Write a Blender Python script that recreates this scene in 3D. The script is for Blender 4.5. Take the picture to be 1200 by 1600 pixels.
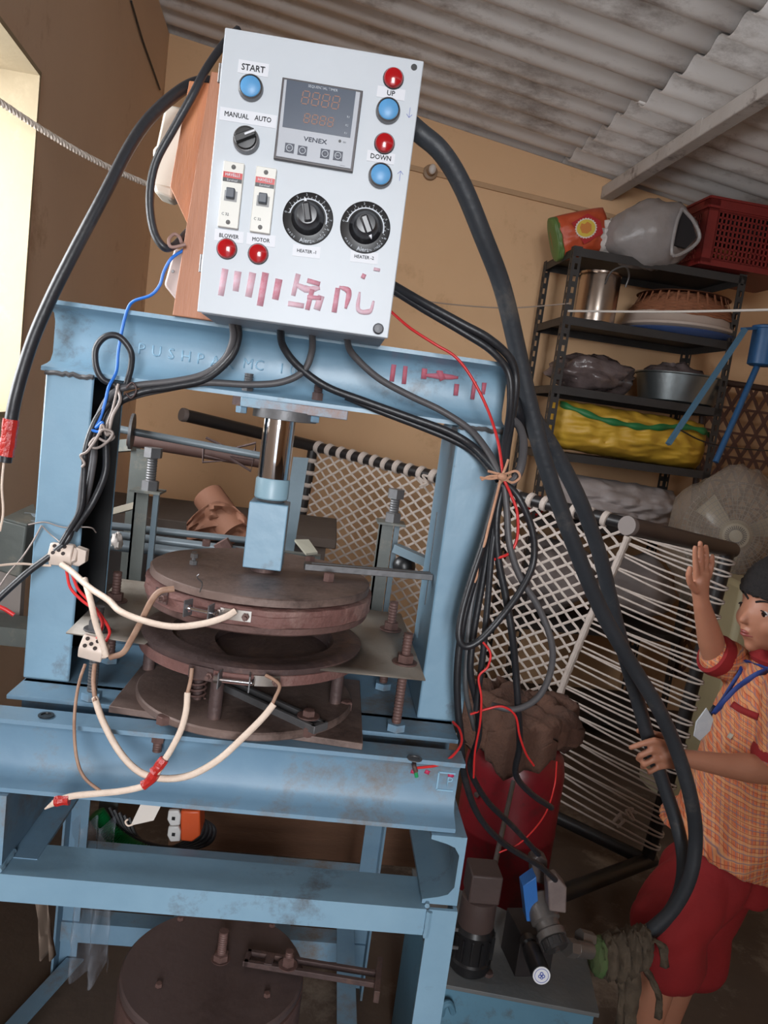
import bpy, bmesh, math, random
from mathutils import Vector, Matrix, noise
random.seed(7)
D = bpy.data
for o in list(D.objects): D.objects.remove(o)
SC = bpy.context.scene
COL = SC.collection
V = Vector
PI = math.pi

# ---------------------------------------------------------------- camera
CAM = V((0, 0, 1.4)); FPX = 1200.0
_y, _p, _r = math.radians(4.5), math.radians(7.2), math.radians(7.6)
CF = V((math.sin(_y)*math.cos(_p), math.cos(_y)*math.cos(_p), -math.sin(_p)))
_R0 = V((math.cos(_y), -math.sin(_y), 0)); _D0 = -_R0.cross(CF)
CR = _R0*math.cos(_r) - _D0*math.sin(_r)
CD = _R0*math.sin(_r) + _D0*math.cos(_r)
cd = D.cameras.new('camera'); cam = D.objects.new('camera', cd); COL.objects.link(cam)
cd.sensor_fit = 'VERTICAL'; cd.sensor_height = 36; cd.lens = 36*FPX/1600
cd.clip_start = .02; cd.clip_end = 60
cam.matrix_world = Matrix(((CR.x, -CD.x, -CF.x, CAM.x), (CR.y, -CD.y, -CF.y, CAM.y), (CR.z, -CD.z, -CF.z, CAM.z), (0, 0, 0, 1)))
SC.camera = cam

# ---------------------------------------------------------------- light
w = D.worlds.new('world'); SC.world = w; w.use_nodes = True
bg = w.node_tree.nodes['Background']; bg.inputs[0].default_value = (.80, .90, 1.0, 1); bg.inputs[1].default_value = 2.0
vs = SC.view_settings; vs.view_transform = 'Standard'; vs.look = 'None'; vs.gamma = 1; vs.use_curve_mapping = False
vs.exposure = -0.2
def area(name, loc, target, sx, sy, power, col):
    l = D.lights.new(name, 'AREA'); l.shape = 'RECTANGLE'; l.size = sx; l.size_y = sy; l.energy = power; l.color = col
    o = D.objects.new(name, l); COL.objects.link(o); o.location = loc
    o.rotation_euler = (V(target)-V(loc)).to_track_quat('-Z', 'Y').to_euler(); return o
RA = math.radians(4)
def R(u, v, z): return V((u*math.cos(RA)-v*math.sin(RA), u*math.sin(RA)+v*math.cos(RA), z))
RU = V((math.cos(RA), math.sin(RA), 0)); RV = V((-math.sin(RA), math.cos(RA), 0))
area('unseen_door_daylight', R(-.25, -5.0, 2.1), R(-.30, 1.0, 1.35), 1.5, 2.4, 420, (.95, .97, 1.0))  # area lamp outside an unseen doorway, added to light the front faces
area('window_daylight', R(-1.75, 1.1, 2.0), R(1, 2.2, 1.3), 2.4, 1.8, 225, (.96, .98, 1.0))

# ---------------------------------------------------------------- from picture points to places
def ray(px, py): return CR*((px-600)/FPX) + CD*((py-800)/FPX) + CF
def U(px, py, y): r = ray(px, py); return CAM + r*(y/r.y)          # on the plane at depth y of the press
def UZ(px, py, z): r = ray(px, py); return CAM + r*((z-1.4)/r.z)     # on a level plane
def UX(px, py, x): r = ray(px, py); return CAM + r*(x/r.x)
def UR(px, py, v): r = ray(px, py); return CAM + r*(v/r.dot(RV))     # on a plane parallel to the back wall

# ---------------------------------------------------------------- materials
MATS = {}
def lin(c): return tuple(((x/255)/12.92 if x/255 <= .04045 else ((x/255+.055)/1.055)**2.4) for x in c)+(1,)
def mat(name, col, rough=.6, metal=0, col2=None, amt=.5, scale=8, bump=.0, bscale=60, dirt=None, damt=.3, dscale=3, stretch=None, alpha=1, trans=0, spec=.5, emit=None):
    if name in MATS: return MATS[name]
    m = D.materials.new(name); m.use_nodes = True; nt = m.node_tree; N = nt.nodes; L = nt.links
    b = N['Principled BSDF']; b.inputs['Roughness'].default_value = rough; b.inputs['Metallic'].default_value = metal
    b.inputs['Specular IOR Level'].default_value = spec
    b.inputs['Alpha'].default_value = alpha; b.inputs['Transmission Weight'].default_value = trans
    tc = N.new('ShaderNodeTexCoord'); mp = N.new('ShaderNodeMapping'); L.new(tc.outputs['Object'], mp.inputs[0])
    if stretch: mp.inputs['Scale'].default_value = stretch
    c1 = lin(col); c2 = lin(col2) if col2 else tuple(x*.75 for x in c1[:3])+(1,)
    n = N.new('ShaderNodeTexNoise'); n.inputs['Scale'].default_value = scale; n.inputs['Detail'].default_value = 5; n.inputs['Roughness'].default_value = .65
    L.new(mp.outputs[0], n.inputs['Vector'])
    r = N.new('ShaderNodeValToRGB'); r.color_ramp.elements[0].position = .5-.28*1; r.color_ramp.elements[1].position = .5+.25
    r.color_ramp.elements[0].color = tuple(c1[i]*(1-amt)+c2[i]*amt for i in range(3))+(1,); r.color_ramp.elements[1].color = c1
    L.new(n.outputs[0], r.inputs[0]); out = r.outputs[0]
    if dirt:
        n2 = N.new('ShaderNodeTexNoise'); n2.inputs['Scale'].default_value = dscale; n2.inputs['Detail'].default_value = 8; n2.inputs['Roughness'].default_value = .75
        L.new(mp.outputs[0], n2.inputs['Vector'])
        r2 = N.new('ShaderNodeValToRGB'); r2.color_ramp.elements[0].position = .62-damt*.35; r2.color_ramp.elements[1].position = .75-damt*.2
        r2.color_ramp.elements[0].color = (0, 0, 0, 1); r2.color_ramp.elements[1].color = (1, 1, 1, 1)
        L.new(n2.outputs[0], r2.inputs[0])
        mx = N.new('ShaderNodeMix'); mx.data_type = 'RGBA'; L.new(r2.outputs[0], mx.inputs[0]); L.new(out, mx.inputs[6]); mx.inputs[7].default_value = lin(dirt)
        out = mx.outputs[2]
    L.new(out, b.inputs['Base Color'])
    if bump:
        nb = N.new('ShaderNodeTexNoise'); nb.inputs['Scale'].default_value = bscale; nb.inputs['Detail'].default_value = 4; L.new(mp.outputs[0], nb.inputs['Vector'])
        bp = N.new('ShaderNodeBump'); bp.inputs['Strength'].default_value = bump; bp.inputs['Distance'].default_value = .004
        L.new(nb.outputs[0], bp.inputs['Height']); L.new(bp.outputs[0], b.inputs['Normal'])
    if emit: b.inputs['Emission Color'].default_value = lin(emit[0]); b.inputs['Emission Strength'].default_value = emit[1]
    MATS[name] = m; return m
blue = mat('blue_enamel', (126, 158, 178), .38, 0, (104, 136, 158), .8, 6, .25, 25, (92, 96, 100), .12, 9)
blue2 = mat('blue_enamel_dusty', (118, 148, 168), .5, 0, (90, 122, 148), .8, 7, .25, 25, (112, 104, 98), .30, 7)
bluet = mat('blue_tank_paint', (88, 128, 148), .45, 0, (70, 104, 124), .8, 5, .2, 25, (70, 66, 62), .2, 6)
rust = mat('brown_rusty_steel', (116, 88, 82), .62, .25, (84, 62, 58), .9, 9, .5, 60, (62, 46, 42), .35, 7)
rust2 = mat('reddish_rusty_steel', (122, 86, 80), .7, .1, (90, 60, 56), .9, 14, .6, 90, (142, 116, 108), .3, 9)
rustd = mat('dark_rusty_steel', (92, 74, 72), .6, .35, (66, 52, 50), .9, 12, .5, 80, (112, 86, 76), .25, 12)
rustplate = mat('dusty_brown_plate', (128, 108, 100), .55, .2, (96, 78, 72), .9, 5, .3, 60, (54, 40, 36), .36, 5)
steel = mat('grey_steel', (130, 130, 132), .4, .8, (96, 92, 90), .7, 20, .2, 80)
dsteel = mat('dull_steel', (108, 108, 110), .5, .5, (82, 80, 80), .7, 20, .2, 80)
chrome = mat('polished_chrome', (235, 235, 240), .08, 1, (225, 225, 232), .4, 4)
sheetm = mat('khaki_grey_sheet', (140, 132, 122), .5, .3, (118, 110, 102), .8, 7, .15, 40, (100, 88, 78), .25, 5)
white = mat('white_powder_coat', (194, 200, 206), .42, 0, (184, 190, 197), .6, 5, .05, 60)
label_w = mat('white_sticker', (222, 224, 230), .5)
ink = mat('black_ink', (28, 28, 32), .6)
black = mat('black_rubber', (38, 39, 43), .42, 0, (28, 28, 31), .7, 12, .12, 120, (66, 62, 60), .18, 8)
hosem = mat('dark_grey_hose_rubber', (54, 57, 62), .5, 0, (42, 44, 48), .8, 10, .2, 100, (84, 80, 76), .15, 10)
blackpl = mat('black_plastic', (26, 26, 28), .35)
greycable = mat('dusty_grey_cable', (84, 82, 84), .5, 0, (62, 60, 62), .7, 14, .1, 100)
redp = mat('red_plastic', (196, 36, 36), .3, 0, (170, 24, 26), .6, 8)
redlamp = mat('red_lens', (176, 22, 28), .15, 0, (150, 14, 20), .6, 10)
blueb = mat('blue_button', (92, 156, 206), .4, 0, (84, 146, 198), .5, 12)
redwire = mat('red_wire', (206, 46, 46), .4)
bluewire = mat('blue_wire', (40, 110, 200), .4)
ceram = mat('cream_porcelain', (214, 198, 186), .4, 0, (196, 178, 164), .7, 30, .1, 60)
sleeve = mat('cream_fibreglass_sleeve', (222, 204, 188), .6, 0, (196, 172, 154), .8, 30, .3, 200)
brownwire = mat('scorched_brown_wire', (128, 92, 74), .6, 0, (178, 148, 126), .9, 30, .3, 200)
wood = mat('reddish_planed_wood', (178, 122, 92), .55, 0, (146, 92, 64), .8, 6, .2, 60, None, .3, 3, (9, 9, 1))
oldwood = mat('old_plank_wood', (150, 104, 84), .7, 0, (116, 78, 62), .8, 6, .4, 60, None, .3, 3, (12, 12, 1))
wallm = mat('ochre_limewash', (220, 180, 140), .85, 0, (206, 166, 126), .7, 1.2, .2, 30, (186, 146, 108), .12, 1.6)
walll = mat('ochre_limewash_shade_lightened', (226, 200, 174), .85, 0, (212, 186, 162), .7, 1.2, .2, 30, (182, 146, 112), .12, 1.6)  # same limewash painted lighter to make up for the shade on this wall
reveal = mat('cream_limewash', (176, 160, 132), .85, 0, (162, 146, 120), .7, 3, .35, 25, (186, 168, 140), .15, 5)
asb = mat('grey_white_painted_sheet', (226, 222, 220), .75, 0, (200, 194, 190), .8, 2.5, .45, 18, (148, 138, 132), .3, 4, (.5, 1, 1))
floorm = mat('brown_cement', (92, 76, 64), .8, 0, (68, 55, 46), .9, 3, .4, 30, (132, 118, 104), .25, 4)

# ---------------------------------------------------------------- mesh builder
def frame(d):
    d = d.normalized(); a = V((0, 0, 1)) if abs(d.z) < .9 else V((1, 0, 0))
    x = a.cross(d).normalized(); return x, d.cross(x).normalized()
def spline(pts, step=6):
    if len(pts) < 3: return pts
    P = [pts[0]*2-pts[1]]+pts+[pts[-1]*2-pts[-2]]; out = []
    for i in range(1, len(P)-2):
        a, b, c, d = P[i-1], P[i], P[i+1], P[i+2]
        for k in range(step):
            t = k/step
            out.append(.5*((2*b)+(c-a)*t+(2*a-5*b+4*c-d)*t*t+(3*b-a-3*c+d)*t**3))
    out.append(P[-2]); return out
class MB:
    def __init__(s): s.v = []; s.f = []; s.m = None
    def add(s, vs, fs):
        k = len(s.v); s.v += [V(p) for p in vs]; s.f += [tuple(i+k for i in f) for f in fs]; return s
    def box(s, lo, hi, M=None):
        x0, y0, z0 = lo; x1, y1, z1 = hi
        vs = [V(p) for p in ((x0, y0, z0), (x1, y0, z0), (x1, y1, z0), (x0, y1, z0), (x0, y0, z1), (x1, y0, z1), (x1, y1, z1), (x0, y1, z1))]
        if M: vs = [M @ p for p in vs]
        return s.add(vs, [(3, 2, 1, 0), (4, 5, 6, 7), (0, 1, 5, 4), (1, 2, 6, 5), (2, 3, 7, 6), (3, 0, 4, 7)])
    def bar(s, a, b, w, h, up=V((0, 0, 1))):
        a, b = V(a), V(b); d = (b-a).normalized(); x = d.cross(V(up)).normalized(); y = x.cross(d).normalized()
        vs = []
        for p in (a, b): vs += [p-x*w/2-y*h/2, p+x*w/2-y*h/2, p+x*w/2+y*h/2, p-x*w/2+y*h/2]
        return s.add(vs, [(0, 1, 2, 3), (7, 6, 5, 4), (0, 4, 5, 1), (1, 5, 6, 2), (2, 6, 7, 3), (3, 7, 4, 0)])
    def cyl(s, a, b, r, r2=None, n=16):
        a, b = V(a), V(b); r2 = r if r2 is None else r2; x, y = frame(b-a); vs = []
        for p, q in ((a, r), (b, r2)):
            for i in range(n):
                t = 2*PI*i/n; vs.append(p+x*q*math.cos(t)+y*q*math.sin(t))
        fs = [(i, (i+1) % n, (i+1) % n+n, i+n) for i in range(n)]+[tuple(range(n-1, -1, -1)), tuple(range(n, 2*n))]
        return s.add(vs, fs)
    def hexp(s, a, b, r): return s.cyl(a, b, r, n=6)
    def tube(s, pts, r, n=8, step=6, sp=True, rf=None):
        pts = [V(p) for p in pts]; P = spline(pts, step) if sp else pts
        m = len(P); T = [(P[min(i+1, m-1)]-P[max(i-1, 0)]).normalized() for i in range(m)]
        x, y = frame(T[0]); vs = []
        for i in range(m):
            x = (x-T[i]*x.dot(T[i])).normalized(); y = T[i].cross(x)
            q = r if rf is None else r*rf(i/(m-1))
            for k in range(n):
                t = 2*PI*k/n; vs.append(P[i]+x*q*math.cos(t)+y*q*math.sin(t))
        fs = [(i*n+k, i*n+(k+1) % n, (i+1)*n+(k+1) % n, (i+1)*n+k) for i in range(m-1) for k in range(n)]
        fs += [tuple(range(n-1, -1, -1)), tuple((m-1)*n+k for k in range(n))]
        return s.add(vs, fs)
    def lathe(s, prof, c=(0, 0, 0), n=32, ax=V((0, 0, 1)), caps=True):
        c = V(c); x, y = frame(V(ax)); ax = V(ax).normalized(); vs = []
        for r, h in prof:
            for i in range(n):
                t = 2*PI*i/n; vs.append(c+ax*h+x*r*math.cos(t)+y*r*math.sin(t))
        m = len(prof)
        fs = [(j*n+i, j*n+(i+1) % n, (j+1)*n+(i+1) % n, (j+1)*n+i) for j in range(m-1) for i in range(n)]
        if caps: fs += [tuple(range(n-1, -1, -1)), tuple((m-1)*n+k for k in range(n))]
        return s.add(vs, fs)
    def prism(s, poly, ext):
        poly = [V(p) for p in poly]; ext = V(ext); n = len(poly)
        return s.add(poly+[p+ext for p in poly], [tuple(range(n-1, -1, -1)), tuple(range(n, 2*n))]+[(i, (i+1) % n, (i+1) % n+n, i+n) for i in range(n)])
    def grid(s, fn, nu, nv, closed=False):
        vs = [V(fn(i/(nu-1), j/(nv-1))) for j in range(nv) for i in range(nu)]
        return s.add(vs, [(j*nu+i, j*nu+i+1, (j+1)*nu+i+1, (j+1)*nu+i) for j in range(nv-1) for i in range(nu-1)])
    def ball(s, c, r, sc=(1, 1, 1), n=14, fn=None, M=None):
        c = V(c); vs = []; m = n//2+1
        for j in range(m+1):
            ph = PI*j/m
            for i in range(n):
                t = 2*PI*i/n; d = V((math.sin(ph)*math.cos(t), math.sin(ph)*math.sin(t), math.cos(ph)))
                k = r*(fn(d) if fn else 1); p = V((d.x*k*sc[0], d.y*k*sc[1], d.z*k*sc[2]))
                vs.append(c+(M @ p if M else p))
        return s.add(vs, [(j*n+i, (j+1)*n+i, (j+1)*n+(i+1) % n, j*n+(i+1) % n) for j in range(m) for i in range(n)])
    def mesh(s, name, merge=0):
        me = D.meshes.new(name); bm = bmesh.new()
        vv = [bm.verts.new(p) for p in s.v]
        for f in s.f:
            try: bm.faces.new([vv[i] for i in f])
            except ValueError: pass
        if merge: bmesh.ops.remove_doubles(bm, verts=bm.verts, dist=merge)
        bmesh.ops.recalc_face_normals(bm, faces=bm.faces)
        bm.to_mesh(me); bm.free(); return me

BASE = {}
def tag(o, label=None, cat=None, group=None, kind=None):
    if label: o['label'] = label
    if cat: o['category'] = cat
    if group: o['group'] = group
    if kind: o['kind'] = kind
    return o
def hang(o, parent):
    if parent:
        o.parent = parent; o.matrix_parent_inverse = Matrix.Translation(-BASE[parent.name])
def thing(name, label, cat, loc, group=None, kind=None):
    o = D.objects.new(name, None); COL.objects.link(o); o.location = loc; o.empty_display_size = .05
    BASE[o.name] = V(loc); return tag(o, label, cat, group, kind)
def obj(name, mb, m, parent=None, sharp=35, bev=0, label=None, cat=None, group=None, kind=None, merge=0, sub=0, solid=0, at=None):
    me = mb if isinstance(mb, bpy.types.Mesh) else mb.mesh(name, merge)
    xs = [v.co for v in me.vertices]
    c = V(at) if at else V(((min(p.x for p in xs)+max(p.x for p in xs))/2, (min(p.y for p in xs)+max(p.y for p in xs))/2, min(p.z for p in xs)))
    me.transform(Matrix.Translation(-c)); me.shade_smooth(); me.set_sharp_from_angle(angle=math.radians(sharp))
    me.materials.append(m); o = D.objects.new(name, me); COL.objects.link(o); o.location = c; BASE[o.name] = c
    hang(o, parent)
    if solid: k = o.modifiers.new('solid', 'SOLIDIFY'); k.thickness = solid; k.offset = 0
    if bev: k = o.modifiers.new('bevel', 'BEVEL'); k.width = bev; k.segments = 2; k.limit_method = 'ANGLE'; k.angle_limit = math.radians(40)
    if sub: k = o.modifiers.new('sub', 'SUBSURF'); k.levels = sub; k.render_levels = sub
    return tag(o, label, cat, group, kind)
def piece(name, me, M, parent, label=None):
    o = D.objects.new(name, me); COL.objects.link(o); o.matrix_basis = M; BASE[o.name] = M.to_translation(); hang(o, parent)
    if label: o['label'] = label
    return o
def shared(name, mb, m, sharp=35):
    me = mb.mesh(name); me.shade_smooth(); me.set_sharp_from_angle(angle=math.radians(sharp)); me.materials.append(m); return me
def text(parent, s, c, right, up, size, m, name='lettering', depth=.0003, sx=1, bold=False):
    cu = D.curves.new('t', 'FONT'); cu.body = s; cu.size = 1; cu.align_x = 'CENTER'; cu.align_y = 'CENTER'; cu.extrude = .0;  cu.resolution_u = 2
    ob = D.objects.new('t', cu); COL.objects.link(ob); bpy.context.view_layer.update()
    dg = bpy.context.evaluated_depsgraph_get(); me = D.meshes.new_from_object(ob.evaluated_get(dg)); D.objects.remove(ob)
    right = V(right).normalized(); up = V(up).normalized(); nrm = right.cross(up)
    hs = [v.co.copy() for v in me.vertices]
    cx = (max(h.x for h in hs)+min(h.x for h in hs))/2; cy = (max(h.y for h in hs)+min(h.y for h in hs))/2
    for v, h in zip(me.vertices, hs): v.co = V(c)+right*(h.x-cx)*size*sx+up*(h.y-cy)*size
    vs0 = [v.co.copy() for v in me.vertices]; fs0 = [tuple(p.vertices) for p in me.polygons]; me.clear_geometry(); k = len(vs0); e_ = size*.016
    sh = ((0, 0), (1, 0), (-1, 0), (0, 1), (0, -1)) if bold else ((0, 0),)
    me.from_pydata([p+right*i*e_*sx+up*j*e_-nrm*.00001*q for q, (i, j) in enumerate(sh) for p in vs0], [], [tuple(a+q*k for a in f) for q in range(len(sh)) for f in fs0])
    me.name = name; me.update()
    o = obj(name, me, m, parent)
    k = o.modifiers.new('solid', 'SOLIDIFY'); k.thickness = max(depth, .0003); k.offset = 0
    return o
def path(pts): return [U(*p) if not isinstance(p, Vector) else p for p in pts]
def cable(name, label, pts, r, m, cat='cable', group=None, parent=None, n=8, step=7, flat=None):
    mb = MB(); mb.tube(path(pts), r, n, step)
    return obj(name, mb, m, parent, 60, label=label, cat=cat, group=group)
# ================================================================ THE ROOM
def ceil_z(u): return 2.83-.124*u
UL, UH, VB, VF = -.68, 3.1, 3.8, -1.7
f = MB(); f.prism([R(UL-.3, VF-.3, -.1), R(UH+.3, VF-.3, -.1), R(UH+.3, VB+.3, -.1), R(UL-.3, VB+.3, -.1)], (0, 0, .1)); obj('floor', f, floorm, kind='structure')
def wallpoly(name, pts, ext, m): return obj(name, MB().prism(pts, ext), m, kind='structure')
wallpoly('wall_back', [R(UL-.25, VB, 0), R(UH+.2, VB, 0), R(UH+.2, VB, ceil_z(UH+.2)+.035), R(UL-.25, VB, ceil_z(UL-.25)+.035)], RV*.2, wallm)
wallpoly('wall_right', [R(UH, VF, 0), R(UH, VB, 0), R(UH, VB, ceil_z(UH)+.04), R(UH, VF, ceil_z(UH)+.04)], RU*.2, wallm)
# left wall with its window opening
W0, W1, Z0, Z1 = .85, 2.13, 1.27, 2.12
lw = MB(); h = ceil_z(UL)+.03; e = -RU*.28
for v0, v1, z0, z1 in ((VF, W0, 0, h), (W1, VB, 0, h), (W0, W1, 0, Z0), (W0, W1, Z1, h)):
    lw.prism([R(UL, v0, z0), R(UL, v1, z0), R(UL, v1, z1), R(UL, v0, z1)], e)
wl = obj('wall_left', lw, walll, kind='structure')
# wall behind the photographer, doorway added and set left to shade the right side
fw = MB()
for u0, u1, z0, z1 in ((UL-.25, -.62, 0, ceil_z(UL-.25)), (.24, UH+.2, 0, ceil_z(UH+.2)-.02), (-.62, .24, 2.35, 2.78)):
    fw.prism([R(u0, VF, z0), R(u1, VF, z0), R(u1, VF, z1), R(u0, VF, z1)], -RV*.2)
obj('wall_front', fw, wallm, kind='structure')
# window: plastered reveal, frame and bars
wn = thing('window_1', None, None, R(UL-.14, (W0+W1)/2, Z0), kind='structure')
rv = MB()
rv.prism([R(UL+.004, W1, Z0), R(UL-.28, W1, Z0), R(UL-.28, W1, Z1), R(UL+.004, W1, Z1)], -RV*.012)
rv.prism([R(UL+.004, W0, Z0), R(UL-.28, W0, Z0), R(UL-.28, W0, Z1), R(UL+.004, W0, Z1)], RV*.012)
rv.prism([R(UL+.004, W0, Z0), R(UL-.28, W0, Z0), R(UL-.28, W1, Z0), R(UL+.004, W1, Z0)], (0, 0, .012))
rv.prism([R(UL+.004, W0, Z1-.012), R(UL-.28, W0, Z1-.012), R(UL-.28, W1, Z1-.012), R(UL+.004, W1, Z1-.012)], (0, 0, .012))
obj('window_reveal', rv, reveal, wn)
wf = MB()
for a, b in ((R(UL-.25, W0, Z0), R(UL-.25, W0, Z1)), (R(UL-.25, W1, Z0), R(UL-.25, W1, Z1)), (R(UL-.25, W0, Z0+.02), R(UL-.25, W1, Z0+.02)), (R(UL-.25, W0, Z1-.03), R(UL-.25, W1, Z1-.03)), (R(UL-.25, 1.49, Z0), R(UL-.25, 1.49, Z1))):
    wf.bar(a, b, .04, .04, RU)
obj('window_frame', wf, mat('brown_window_wood', (110, 78, 60), .6), wn)
# roof: corrugated cement sheets in two banks
ce = thing('ceiling', None, None, R(1.2, 1, 2.85), kind='structure')
def sheet(u0, u1, v0, v1, dz, dv=0):
    mb = MB(); nv = int((v1-v0)/.146*8)+1
    def fn(a, b):
        u = u0+(u1-u0)*a; v = v0+(v1-v0)*b
        c = math.cos(2*PI*(v+dv)/.146); z = ceil_z(u)+.05+dz+.020*(c if c > -.2 else c*.6-.08)
        return R(u, v, z)
    mb.grid(fn, 9, nv)
    return obj('roofing_sheet', mb, asb, ce, 60, solid=.006)
vv = [-1.9, -.88, .14, 1.16, 2.02, 3.04, 4.06]
for i in range(6):
    gap = .035 if i == 3 else -.05
    sheet(-1.1, 1.40+.03*(i % 2), vv[i]+gap, vv[i+1]+.02, .0+.012*(i % 2))
    sheet(1.24-.02*(i % 2), 3.4, vv[i]+gap, vv[i+1]+.02, -.016+.012*(i % 2))
white_purlin = mat('flaking_white_purlin', (196, 190, 186), .65, 0, (170, 162, 156), .8, 6, .4, 40, (84, 70, 64), .22, 9)
pu = thing('trim_1', None, None, R(1.44, 1, 2.6), kind='structure')
mb = MB(); mb.bar(R(1.46, VF, ceil_z(1.46)-.035), R(1.46, VB, ceil_z(1.46)-.035), .06, .06); obj('roof_purlin', mb, white_purlin, pu, bev=.004)
mb = MB(); mb.bar(R(1.46, 2.88, ceil_z(1.46)-.030), R(1.46, 2.93, ceil_z(1.46)-.030), .062, .066); obj('purlin_clip', mb, white_purlin, pu, bev=.003)
# wiring channel on the back wall
tr = MB(); a, b = UR(520, 232, VB-.008), UR(1010, 352, VB-.008)
tr.bar(a, b, .012, .024); obj('trim_2', tr, mat('painted_wiring_channel', (188, 152, 116), .7), kind='structure', bev=.002)
lh = thing('lamp_holder', 'round pale lamp holder with a small bulb on the back wall', 'lamp', UR(672, 272, VB-.02))
p = UR(672, 270, VB-.005)
mb = MB(); mb.lathe([(.036, 0), (.034, .016), (.022, .02), (.02, .04), (.0, .04)], p, 20, -RV); obj('backplate', mb, mat('brown_bakelite', (150, 122, 96), .5), lh)
mb = MB(); q = p-RV*.06; mb.ball(q, .018, (1, 1, 1.3), 14); obj('bulb', mb, mat('frosted_bulb', (214, 206, 200), .2), lh)
mb = MB(); mb.cyl(p-RV*.03, p-RV*.052, .014, n=14); obj('socket', mb, mat('brown_bakelite', (150, 122, 96), .5), lh)
# crack lines / cable on left wall
mb = MB(); k = [UX(x, y, 1) for x, y in ()]
def UL_(px, py, off=.006):
    r = ray(px, py); return CAM + r*((UL+off)/r.dot(RU))
cable('wall_wire', 'thin dark wire running down the left wall to the corner', [UL_(205, 2), UL_(222, 60), UL_(236, 100), UL_(250, 140)], .004, black, cat='wire')
cable('corner_wire', 'thin black wire hanging down the room corner beside the wooden board', [UR(231, 372, VB-.01), UR(227, 410, VB-.01), UR(219, 470, VB-.01), UR(212, 520, VB-.01)], .003, black, cat='wire')

# ================================================================ THE PRESS
press = thing('hydraulic_press', 'pale blue steel plate-making press with round heated dies, on an open angle-iron table', 'press', (-.07, 1.1, 0))
def chan(mb, x0, x1, yf, yb, z0, z1, t=.007, tf=.007):
    # rolled channel, web at yb, flanges towards yf, tapered flanges with a fillet
    s = 1 if yb > yf else -1
    P = [(yf, z1), (yf, z1-tf*.8), (yb-s*(t+.018), z1-tf*1.5), (yb-s*(t+.007), z1-tf*2.1), (yb-s*t, z1-tf*3.6), (yb-s*t, z0+tf*3.6), (yb-s*(t+.007), z0+tf*2.1), (yb-s*(t+.018), z0+tf*1.5), (yf, z0+tf*.8), (yf, z0), (yb, z0), (yb, z1)]
    n = len(P); vs = [V((x0, a, b)) for a, b in P]+[V((x1, a, b)) for a, b in P]
    fs = [(i, (i+1) % n, (i+1) % n+n, i+n) for i in range(n)]
    for o in (0, n):
        fs += [tuple(o+i for i in q) for q in ((0, 1, 2, 11), (2, 3, 11), (3, 4, 11), (4, 5, 10, 11), (5, 6, 10), (6, 7, 10), (7, 8, 9, 10))]
    return mb.add(vs, fs)
XL, XR = -.394, .236
ub = obj('upper_beam', chan(MB(), XL, XR, 1.06, 1.106, 1.398, 1.491), blue, press, 50, label='front channel of the crosshead')
obj('upper_beam', chan(MB(), XL, XR, 1.20, 1.150, 1.398, 1.491), blue, press, 50)
emb = mat('blue_embossed_letter', (138, 178, 202), .4)
def embossed(s, px0, px1, py0, py1, size):
    for i, c in enumerate(s):
        if c == ' ': continue
        t = i/(len(s)-1); p = U(px0+(px1-px0)*t, py0+(py1-py0)*t, 1.0975)
        text(ub, c, p, (1, 0, 0), (0, 0, 1), size, emb, 'embossed_letter', .0022)
embossed('PUSHPAK', 222, 360, 545, 568, .021)
embossed('MC 10', 388, 458, 568, 578, .020)
# red brush marks on the right of the crosshead
smear = mat('faded_red_paint', (186, 76, 86), .7, 0, (160, 110, 130), .9, 60)
def dab(parent, pts, w, y, m, name='paint_mark'):
    P = spline([U(a, b, y) for a, b in pts], 6); mb = MB(); vs = []
    for i, p in enumerate(P):
        d = (P[min(i+1, len(P)-1)]-P[max(i-1, 0)]).normalized(); nx = V((d.z, 0, -d.x))
        q = w*(.35+.65*math.sin(PI*(i+.6)/(len(P)+.2)))*(1+.25*noise.noise(p*300))
        vs += [p+nx*q/2, p-nx*q/2]
    mb.add(vs, [(2*i, 2*i+1, 2*i+3, 2*i+2) for i in range(len(P)-1)])
    return obj(name, mb, m, parent, solid=.0004)
for pts, wd in (([(616, 566), (612, 596)], .008), ([(634, 570), (631, 600)], .008), ([(664, 572), (662, 592)], .009), ([(664, 586), (690, 588), (716, 590)], .008), ([(686, 578), (692, 594)], .010), ([(714, 600), (712, 618)], .008), ([(742, 596), (738, 624)], .007), ([(757, 598), (755, 616)], .007)):
    dab(ub, pts, wd, 1.0972-.0001*len(ub.children), smear)
# posts: channels standing on end, open to the right
def post(x0, x1, lab):
    mb = MB(); t = .007; y0, y1, z0, z1 = 1.045, 1.195, .978, 1.398
    P = [(x0, y0), (x1, y0), (x1, y0+.005), (x0+t+.012, y0+.010), (x0+t, y0+.022), (x0+t, y1-.022), (x0+t+.012, y1-.010), (x1, y1-.005), (x1, y1), (x0, y1)]
    n = len(P); vs = [V((a, b, z0)) for a, b in P]+[V((a, b, z1)) for a, b in P]
    fs = [(i, (i+1) % n, (i+1) % n+n, i+n) for i in range(n)]
    for o in (0, n): fs += [tuple(o+i for i in q) for q in ((0, 1, 2, 3), (0, 3, 4), (0, 4, 5, 9), (5, 6, 9), (6, 7, 8, 9))]
    mb.add(vs, fs); return obj('post', mb, blue, press, 50, bev=.0025, label=lab)
pl = post(-.382, -.320, 'left upright channel'); pr = post(.168, .233, 'right upright channel with a burnt slot in its web')
obj('shade_plate', MB().box((-.3745, 1.183, .982), (-.3205, 1.186, 1.394)), mat('shade_black', (22, 22, 24), .6), pl, label='black plate standing in for the shade inside the left upright')  # thin black plate added for the unlit hollow of the left upright
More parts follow.
